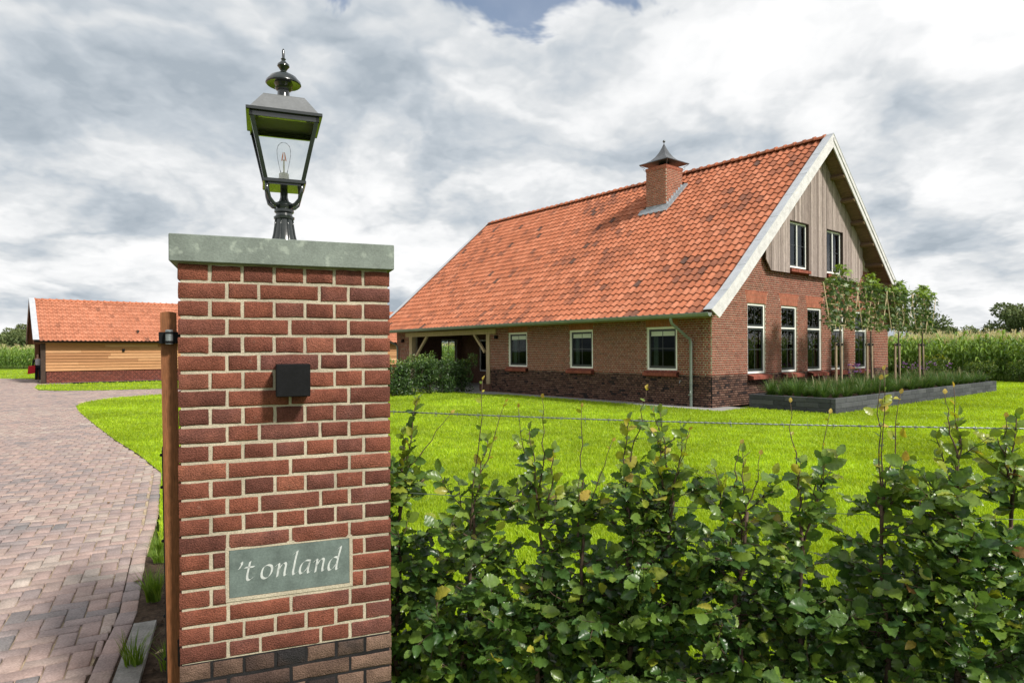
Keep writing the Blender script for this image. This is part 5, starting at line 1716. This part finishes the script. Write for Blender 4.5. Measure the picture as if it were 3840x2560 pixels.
# ------------------------------------------------------------------ clipped laurels in front of the porch
for i, (f, h, rx, lab) in enumerate(((0.0, 1.42, .62, 'dark laurel shrub next to the gate pillar, leftmost of the clipped group'), (.2, 1.36, .6, 'second dark laurel shrub from the gate pillar before the porch'), (.4, 1.5, .62, 'third laurel shrub from the gate pillar, in front of the porch window'),
                                     (.6, 1.55, .62, 'fourth laurel shrub from the gate pillar with pale shoots on top'), (.8, 1.58, .6, 'fifth laurel shrub from the gate pillar, tall and pointed'), (1.0, 1.45, .55, 'laurel shrub at the end of the group nearest the porch post'))):
    p0, p1 = Vector((-4.75, 22.35)), Vector((-1.95, 25.55))
    q = p0.lerp(p1, f)
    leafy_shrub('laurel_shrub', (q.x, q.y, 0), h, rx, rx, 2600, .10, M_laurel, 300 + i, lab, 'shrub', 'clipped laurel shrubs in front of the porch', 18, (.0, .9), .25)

# ------------------------------------------------------------------ raised planter with its grasses and pleached trees
S0, S1, TF, TB, PH_ = .80, 13.86, -2.95, -.62, .385
planter = empty('raised_planter', house_pt(0, 0), HROT)
tag(planter, 'long low raised planter of dark grey concrete blocks beside the gable', 'planter')
pk = random.Random(8)
def block_row(a0, a1, zi, along, fixed, thick):
    x = a0
    first = True
    while x < a1 - .01:
        L = .60 if not (first and zi % 2) else .30
        first = False
        x1 = min(a1, x + L)
        if a1 - x1 < .12: x1 = a1
        z0, z1 = zi * PH_ / 3 + .001, (zi + 1) * PH_ / 3 - .001
        m = MB(); m.tint = pk.random(); j = pk.uniform(-.002, .002)
        if along == 'x': m.bevel_box(x + .0015, x1 - .0015, fixed + j, fixed + thick + j, z0, z1, .009)
        else: m.bevel_box(fixed + j, fixed + thick + j, x + .0015, x1 - .0015, z0, z1, .009)
        m.build('block', M_planter, planter)
        x = x1
for zi in range(3):
    block_row(S0, S1, zi, 'x', TF, .12)
    block_row(TF + .121, TB, zi, 'y', S0, .12)
    block_row(TF + .121, TB, zi, 'y', S1 - .12, .12)
    block_row(S0 + .121, S1 - .121, zi, 'x', TB - .12, .12)
m = MB(); m.box(S0 + .121, S1 - .121, TF + .121, TB - .121, .0, PH_ - .05); m.build('planter_soil', M_soil, planter)
# fountain grass
gm = []
for v_ in range(6):
    r = random.Random(500 + v_); m = MB()
    for i in range(150):
        a = r.uniform(0, 6.28); L = r.uniform(.32, .60); sp = r.uniform(.15, .95)
        flower = r.random() < .025
        if flower: L *= 1.2; sp *= .6
        m.tint = .95 if flower else min(.66, max(0, r.gauss(.36, .18)))
        w_ = .0055 if not flower else .004
        px_, py_ = -math.sin(a) * w_, math.cos(a) * w_
        b = r.uniform(0, .05)
        P = [(math.cos(a) * (b + sp * L * f ** 1.5), math.sin(a) * (b + sp * L * f ** 1.5), L * (f - .42 * sp * f * f)) for f in (0, .4, .75, 1)]
        vs = []
        for j, q in enumerate(P):
            k = (1, .9, .6, .1)[j] if not flower else (.4, .4, 1.8, .6)[j]
            vs += [(q[0] - px_ * k, q[1] - py_ * k, q[2]), (q[0] + px_ * k, q[1] + py_ * k, q[2])]
        m.add(vs, [(0, 1, 3, 2), (2, 3, 5, 4), (4, 5, 7, 6)])
    o = m.build('fountain_grass', M_ograss, None, fix=False); gm.append(o.data); bpy.data.objects.remove(o)
for i in range(29):
    for j in range(5):
        s, t = S0 + .35 + i * .435 + pk.uniform(-.08, .08), TF + .36 + j * .40 + pk.uniform(-.08, .08)
        o = bpy.data.objects.new('fountain_grass', gm[pk.randrange(6)])
        z = PH_ - .06
        q = house_pt(s, t, z); k = pk.uniform(.75, 1.15)
        o.matrix_local = Matrix.Translation(q) @ Matrix.Rotation(pk.uniform(0, 6.28), 4, 'Z') @ Matrix.Diagonal((k, k, k * pk.uniform(.8, 1.05), 1))
        link(o)
        tag(o, 'low tuft of dark green fountain grass in the raised planter', 'ornamental grass', 'fountain grasses filling the planter')
# purple verbena between the grasses
for i in range(11):
    s, t = (6.3 + i * .16 + pk.uniform(-.2, .2), -1.0 + pk.uniform(-.3, .3)) if i < 4 else (9.5 + (i - 4) * .62, -1.3 + pk.uniform(-.5, .5))
    root = empty('verbena_plant', house_pt(s, t, PH_ - .05)); tag(root, ('%s thin purple verbena counted from the left below the fifth gable window' if i < 4 else '%s thin purple verbena counted from the house corner towards the planter end') % ('first', 'second', 'third', 'fourth', 'fifth', 'sixth', 'seventh')[i if i < 4 else i - 4], 'flower', 'purple verbenas by the gable' if i < 4 else 'purple verbenas right of the house')
    ms, mf = MB(), MB()
    for k in range(6):
        a = pk.uniform(0, 6.28); L = pk.uniform(.5, .8); tip = (math.cos(a) * .16, math.sin(a) * .16, L)
        ms.tube([(0, 0, 0), (tip[0] * .4, tip[1] * .4, L * .6), tip], [.004, .003, .002], 4)
        for q in range(4): mf.sphere((tip[0] + pk.gauss(0, .02), tip[1] + pk.gauss(0, .02), L + pk.uniform(-.01, .02)), pk.uniform(.012, .022), 4)
    ms.build('flower_stems', M_weed, root); mf.build('flower_heads', M_purple, root)

def maple_leaves(name, P, Dr, Nr, L, mat, tint):
    """five-lobed leaves: a fan of five pointed triangles pairs"""
    ang = [-1.9, -1.45, -.95, -.5, 0, .5, .95, 1.45, 1.9]; rad = [.55, .28, .8, .34, 1.0, .34, .8, .28, .55]
    Dr = unit(Dr); S = unit(np.cross(Dr, Nr)); N2 = np.cross(S, Dr)
    n = len(P); V = np.zeros((n, 10, 3))
    V[:, 0] = P
    for k in range(9):
        c, s = math.cos(ang[k]) * rad[k], math.sin(ang[k]) * rad[k]
        V[:, k + 1] = P + (Dr * (c + .25) + S * s - N2 * .25 * rad[k] ** 2) * L[:, None]
    F = np.array([(0, k, k + 1) for k in range(1, 9)])
    return np_mesh(name, V.reshape(-1, 3), (np.arange(n)[:, None, None] * 10 + F[None]).reshape(-1, 3), mat, np.repeat(tint, 8))

TREES = [(3.66, 4.02, 'pleached young tree nearest the downpipe corner, leftmost of the four in the planter'), (5.74, 3.88, 'second pleached young tree from the left in the planter'),
         (7.88, 3.80, 'third pleached young tree from the left, standing clear of the house wall'), (9.98, 3.78, 'rightmost pleached young tree in the planter, before the maize')]
for ti, (s, top, lab) in enumerate(TREES):
    r = np.random.default_rng(800 + ti)
    root = empty('pleached_tree', house_pt(s, -1.8, PH_ - .06), HROT)
    tag(root, lab, 'tree', 'pleached young trees in the planter')
    zb = PH_ - .06
    H = top - zb
    m = MB(); pts = [(0, 0, 0), (.01, .0, .8), (-.01, .01, 1.5), (.012, 0, 2.2), (-.01, 0, 2.8), (.0, 0, H - .12)]
    m.tube(pts, [.034, .028, .024, .019, .013, .005], 8); m.build('trunk', M_bark, root, True)
    for sx in (-.17, .17):
        m = MB(); m.tube([(sx, .05, -.1), (sx, .05, 1.46)], .034, 10); m.build('stake', M_stake, root, R(50))
    m = MB(); m.box(-.21, .21, .012, .022, 1.38, 1.44); m.box(-.21, .21, .084, .092, 1.38, 1.44); m.tube([(0, .05, 1.36), (0, .05, 1.46)], .045, 8); m.build('strap', M_black, root)
    levels = [1.96, 2.25, 2.54, 2.83, 3.10]
    hw = .70
    for z in levels:
        m = MB(); k = hw * (1.0 - .12 * (z - 1.98)); m.tube([(-k - .06, -.03, z), (k + .06, -.03, z + r.uniform(-.02, .02))], .014, 5); m.build('cane', M_bamboo, root)
    for q in range(6):
        x0 = -hw + q * 2 * hw / 5; dx = .42 if q % 2 else -.42
        m = MB(); m.tube([(x0, -.045, 1.82), (x0 + dx, -.045, 3.12)], .013, 5); m.build('cane', M_bamboo, root)
    limbs = MB(); P = []; 
    for z in levels:
        for sg in (-1, 1):
            k = hw * (1.02 - .15 * (z - 1.98))
            limbs.tube([(0, 0, z - .12), (sg * .2, -.01, z - .02), (sg * k, -.02, z + .03)], [.012, .009, .004], 5)
            nn = 84
            x = r.uniform(.08, k + .12, nn); P.append(np.stack([sg * x, r.normal(-.01, .10, nn), z + .03 + r.normal(.02, .08, nn)], 1))
    limbs.build('limbs', M_bark, root, True)
    nn = 150; zz2 = r.uniform(2.9, H + .02, nn); spread = np.interp(zz2, [2.9, H - .3, H], [.20, .15, .05])
    P.append(np.stack([r.normal(0, 1, nn) * spread, r.normal(0, 1, nn) * spread, zz2], 1))
    P = np.concatenate(P); n = len(P)
    Dr = r.normal(size=(n, 3)) * .8 + np.stack([np.sign(P[:, 0]) * .3, np.full(n, -.35), np.full(n, -.15)], 1)
    Nr = r.normal(size=(n, 3)) * .5 + np.array([0, -.45, .8])
    t = np.clip(r.normal(.38, .2, n) + (P[:, 2] > H - .35) * .45, 0, 1)
    obj('crown', maple_leaves('crown', P, Dr, Nr, r.uniform(.07, .13, n), M_maple, t), root)

# ------------------------------------------------------------------ bushes along the maize edge
BUSH = [(20.6, 1.6, 1.35, .9, .35, 'yellow green bush behind the planter beside the maize'), (19.2, 3.4, 1.25, .8, .1, 'rounded green bush between the house corner and the yellow bush'), (21.9, -.3, 1.0, .8, .15, 'low leafy bush right of the yellow bush at the maize edge'),
        (22.3, -1.9, 1.05, .7, .1, 'bush at the maize edge beyond the planter end'), (22.4, -3.2, 1.15, .75, .05, 'dark bush at the right picture edge below the maize'), (17.8, 5.6, 1.1, .8, .1, 'bush half hidden behind the pleached trees near the house'),
        (22.2, -4.8, 1.1, .8, .1, 'bush just past the right end of the maize edge')]
for i, (s, t, h, rr_, yel, lab) in enumerate(BUSH):
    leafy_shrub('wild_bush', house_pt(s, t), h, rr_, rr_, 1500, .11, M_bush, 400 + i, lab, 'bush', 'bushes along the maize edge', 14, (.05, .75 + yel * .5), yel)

# ------------------------------------------------------------------ maize
def corn_plant(seed):
    r = random.Random(seed); V = []; F = []; T = []
    def quad_strip(L, tint):
        b = len(V)
        for a, c in L: V.extend((a, c))
        for i in range(len(L) - 1): F.append((b + 2 * i, b + 2 * i + 1, b + 2 * i + 3, b + 2 * i + 2)); T.append(tint)
    H = r.uniform(2.15, 2.45)
    quad_strip([((-.014, 0, 0), (.014, 0, 0)), ((-.008, 0, H - .2), (.008, 0, H - .2))], .3)
    quad_strip([((0, -.014, 0), (0, .014, 0)), ((0, -.008, H - .2), (0, .008, H - .2))], .3)
    base = r.uniform(0, 6.28)
    for k in range(11):
        z0 = .25 + k * (H - .55) / 10
        a = base + (k % 2) * math.pi + r.gauss(0, .35)
        L = r.uniform(.55, .85) * (1 if k < 8 else .75); up = r.uniform(.25, .5)
        c, s = math.cos(a), math.sin(a)
        st = []
        for f, wd in ((0, .025), (.3, .055), (.62, .048), (1, .005)):
            x = L * (f - .12 * f * f); z = z0 + up * math.sin(f * 2.5) * .75 - .18 * f * f
            st.append(((c * x - s * wd, s * x + c * wd, z + wd * .3), (c * x + s * wd, s * x - c * wd, z + wd * .3)))
        quad_strip(st, min(.8, max(.05, r.gauss(.42, .18) + (k - 5) * .03)))
    for k in range(6):
        a = r.uniform(0, 6.28); sp = r.uniform(.02, .14)
        quad_strip([((-.006, 0, H - .22), (.006, 0, H - .22)), ((math.cos(a) * sp - .006, math.sin(a) * sp, H + r.uniform(-.02, .14)), (math.cos(a) * sp + .006, math.sin(a) * sp, H + r.uniform(-.02, .14)))], 1.0)
    return np.array(V), np.array(F), np.array(T)
CV = [corn_plant(k) for k in range(6)]
def maize(name, label, pts, seed):
    r = np.random.default_rng(seed)
    vs, fs, ts_ = [], [], []; off = 0
    pts = np.array(pts)
    which = r.integers(0, 6, len(pts))
    for k in range(6):
        Q = pts[which == k]; n = len(Q)
        if not n: continue
        V, F, T = CV[k]
        a = r.uniform(0, 6.28, n); sc_ = r.uniform(.92, 1.06, n)
        c, s = np.cos(a)[:, None], np.sin(a)[:, None]
        W = np.stack([(V[None, :, 0] * c - V[None, :, 1] * s) * sc_[:, None] + Q[:, 0:1], (V[None, :, 0] * s + V[None, :, 1] * c) * sc_[:, None] + Q[:, 1:2], V[None, :, 2] * sc_[:, None] * np.ones((n, 1))], 2)
        vs.append(W.reshape(-1, 3)); fs.append((F[None] + (np.arange(n) * len(V))[:, None, None]).reshape(-1, 4) + off); off += n * len(V)
        ts_.append(np.clip(T[None] + r.normal(0, .06, (n, 1)) * (T[None] < .9), 0, 1).ravel())
    o = obj(name, np_mesh(name, np.concatenate(vs), np.concatenate(fs), M_corn, np.concatenate(ts_)))
    tag(o, label, 'maize', kind='stuff')
cr = random.Random(61)
pts = []
for row in range(44):
    s = 23.2 + row * .75
    stepp = .17 if row < 5 else .34 if row < 14 else .75
    t = -26
    while t < 70:
        q = house_pt(s + cr.gauss(0, .06), t)
        xp = 1920 + CAM_F * q[0] / max(q[1], .1)
        if (2900 < xp < 3990 and q[1] > 5) or (row < 4 and t < 8 and cr.random() < .7): pts.append((q[0], q[1]))
        t += stepp * cr.uniform(.8, 1.2)
maize('maize_field', 'tall green maize field with pale tassels to the right of the house', pts, 3)
pts = []
for row in range(12):
    y0 = 66.5 + row * 1.0
    x = -78.0
    while x < 2:
        if x > -6 and row > 6: pass
        pts.append((x, y0 + cr.gauss(0, .1) + (x + 50) * .02)); x += (.26 if row < 4 else .6) * cr.uniform(.8, 1.2)
maize('far_maize_field', 'bright green maize field behind the barn on the left', pts, 4)

# ------------------------------------------------------------------ trees beyond the fields
def far_tree(loc, h, rx, trunk_h, n, lsize, seed, label, tints=(.0, 1.0), rz_=.42):
    r = np.random.default_rng(seed)
    root = empty('field_tree', loc); tag(root, label, 'tree', 'trees beyond the maize fields')
    m = MB(); m.tube([(0, 0, 0), (.05, 0, trunk_h), (0, .1, h * .62)], [h * .028, h * .022, h * .008], 7)
    C = []
    for k in range(16):
        a = r.uniform(0, 6.28); q = math.sqrt(r.uniform(0, 1)) * .72; z = trunk_h + (h - trunk_h) * r.uniform(.15, .86)
        k2 = math.sqrt(max(.1, 1 - ((z - trunk_h) / (h - trunk_h) - .45) ** 2 * 2.2))
        C.append((rx * q * k2 * math.cos(a), rx * q * k2 * math.sin(a), z, r.uniform(.22, .40)))
        if k < 9: m.tube([(0, 0, trunk_h * .9), (C[-1][0] * .5, C[-1][1] * .5, (trunk_h + z) / 2), C[-1][:3]], [h * .014, h * .009, h * .003], 5)
    m.build('trunk', M_bark, root, True)
    C = np.array(C); idx = r.integers(0, len(C), n)
    v = unit(r.normal(size=(n, 3))); rad = r.uniform(.3, 1, n) ** .45
    P = C[idx, :3] + v * (rad * C[idx, 3])[:, None] * np.array([rx, rx, h * rz_])
    Dr = unit(v + r.normal(size=(n, 3)) * .8); Nr = v * .7 + np.array([0, 0, .6]) + r.normal(size=(n, 3)) * .5
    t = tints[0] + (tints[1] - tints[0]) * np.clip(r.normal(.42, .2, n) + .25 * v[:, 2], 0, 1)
    L = lsize * r.uniform(.6, 1.3, n)
    obj('crown', leaf_mesh('crown', P, Dr, Nr, L, L * .62, M_tree, t), root)
def ground_at(col, d): return ((col * 3840 / 2352 - 1920) / CAM_F * d, d, 0)
far_tree(ground_at(2338, 92), 8.9, 4.6, 1.8, 5200, .42, 1, 'large dark tree at the right picture edge beyond the maize')
far_tree(ground_at(2245, 130), 6.2, 3.6, 1.6, 2600, .40, 2, 'small open tree left of the large tree beyond the maize', (.1, 1))
far_tree(ground_at(2108, 78), 6.6, 3.9, 1.4, 4200, .36, 3, 'round tree behind the pleached trees beyond the house')
far_tree(ground_at(2160, 96), 4.9, 3.0, 1.0, 2200, .36, 4, 'low tree beside the round tree beyond the house')
far_tree(ground_at(918, 120), 8.0, 3.4, 1.8, 2600, .42, 5, 'tree top showing between the barn roof and the farmhouse roof')
for i, (c, d, h, rx, lab) in enumerate(((6, 150, 6.2, 6, 'tree in the far left woodland edge at the picture border'), (40, 170, 9.6, 4.2, 'tallest pale tree of the woodland edge on the left'), (24, 150, 6.0, 6.0, 'second tree from the picture border in the left woodland edge'),
                                        (52, 150, 6.8, 6.0, 'broad tree just left of the barn in the woodland edge'), (70, 160, 7.4, 5.5, 'dark tree against the barn verge in the woodland edge'), (92, 165, 7.2, 6, 'tree of the woodland edge mostly hidden by the barn'), (-20, 155, 6.6, 6, 'woodland edge tree beyond the left picture border'))):
    far_tree(ground_at(c, d), h, rx, .6, 2600, .55, 20 + i, lab, (.1, 1) if i != 1 else (.5, 1), .40)
for i, (c, d, h, rx, lab) in enumerate(((985, 175, 8, 7, 'tree seen through the porch window, left one'), (1032, 180, 8.5, 7, 'tree seen through the porch window, right one'))):
    far_tree(ground_at(c, d), h, rx, .8, 1500, .6, 40 + i, lab)

# ------------------------------------------------------------------ person at the barn
def skin_mesh(name, verts, edges, radii, mat, parent, root_i=0, sub=2):
    me = bpy.data.meshes.new(name); me.from_pydata(verts, edges, [])
    o = bpy.data.objects.new(name, me); link(o, parent)
    o.modifiers.new('skin', 'SKIN'); 
    if not me.skin_vertices:
        bpy.context.view_layer.update()
    sv = me.skin_vertices[0].data
    for i, rd in enumerate(radii):
        sv[i].radius = rd if isinstance(rd, tuple) else (rd, rd)
        sv[i].use_root = (i == root_i)
    ss = o.modifiers.new('sub', 'SUBSURF'); ss.levels = sub; ss.render_levels = sub
    me.materials.append(mat)
    return o
pl = Vector((-28.75, 39.30, 0))
person = empty('person', pl, math.atan2(-pl.x, pl.y) + math.pi)      # local +y looks at the camera side
person.rotation_euler = (0, 0, math.atan2(-pl.y, -pl.x) - math.pi / 2)
tag(person, 'person in pale grey top, black jacket and dark jeans standing at the barn corner', 'person')
# x: the person's left is -x when facing +y ... right arm hangs outwards with the bag
skin_mesh('body', [(0, 0, 1.18), (0, .005, 1.30), (0, .015, 1.38), (0, .02, 1.46), (0, .02, 1.54), (.17, 0, 1.24), (.235, 0, 1.0), (.27, .05, .80), (.285, .07, .71), (.275, .10, .66), (.295, .10, .64), (.30, .07, .63), (.255, .09, .70), (-.17, 0, 1.24), (-.22, .02, 1.0), (-.21, .10, .80), (-.20, .13, .71), (-.20, .16, .66)],
          [(0, 1), (1, 2), (2, 3), (3, 4), (0, 5), (5, 6), (6, 7), (7, 8), (8, 9), (8, 10), (8, 11), (8, 12), (0, 13), (13, 14), (14, 15), (15, 16), (16, 17)],
          [.10, .048, .058, .082, .06, .045, .036, .027, .026, .009, .009, .009, .009, .045, .036, .027, .026, .012], M_skin, person)
skin_mesh('top', [(0, 0, .84), (0, 0, .98), (0, 0, 1.12), (0, 0, 1.23), (0, .005, 1.28)], [(0, 1), (1, 2), (2, 3), (3, 4)], [(.155, .11), (.135, .10), (.155, .115), (.15, .095), (.075, .06)], M_top, person)
skin_mesh('jacket', [(.10, -.03, 1.24), (.18, -.01, 1.23), (.24, 0, 1.0), (.272, .045, .80), (-.10, -.03, 1.24), (-.18, -.01, 1.23), (-.225, .02, 1.0), (-.212, .09, .80), (0, -.09, 1.15), (0, -.10, .95), (0, -.10, .78)],
          [(8, 0), (0, 1), (1, 2), (2, 3), (8, 4), (4, 5), (5, 6), (6, 7), (8, 9), (9, 10)], [.06, .062, .052, .042, .06, .062, .052, .042, (.13, .05), (.15, .05), (.155, .05)], M_jacket, person, 8)
skin_mesh('trousers', [(0, 0, .84), (.085, 0, .76), (.095, .01, .45), (.10, 0, .08), (-.085, 0, .76), (-.095, .015, .45), (-.10, 0, .08)], [(0, 1), (1, 2), (2, 3), (0, 4), (4, 5), (5, 6)], [(.15, .11), .092, .068, .062, .092, .068, .062], M_jeans, person)
skin_mesh('hair', [(0, -.015, 1.55), (0, -.06, 1.47), (0, -.06, 1.36), (.06, -.01, 1.46), (-.06, -.01, 1.46)], [(0, 1), (1, 2), (1, 3), (1, 4)], [.075, .07, .05, .045, .045], M_hair, person)
for sx in (-.10, .10):
    m = MB(); m.bevel_box(sx - .045, sx + .045, -.09, .16, 0, .075, .02); m.build('shoe', M_jacket, person, True)
bagp = person.rotation_euler.to_matrix() @ Vector((.40, .06, 0))
bag = empty('red_bag', (pl.x + bagp.x, pl.y + bagp.y, .42), person.rotation_euler.z)
tag(bag, 'bright red bag carried by the person at the barn', 'bag')
m = MB(); m.hexa([(-.20, -.05, .02), (.08, -.05, -.08), (.08, .05, -.08), (-.20, .05, .02), (-.13, -.05, .40), (.12, -.05, .30), (.12, .05, .30), (-.13, .05, .40)], Matrix.Rotation(R(-12), 4, 'Y'))
m.v = [(x * 1.25, y * 1.25, z * 1.25) for x, y, z in m.v]
m.build('bag_body', M_red, bag)
m = MB(); m.tube([(-.10, .0, .36), (-.10, 0, .45), (.0, 0, .46), (.03, 0, .34)], .009, 5); m.build('bag_handle', M_red, bag)
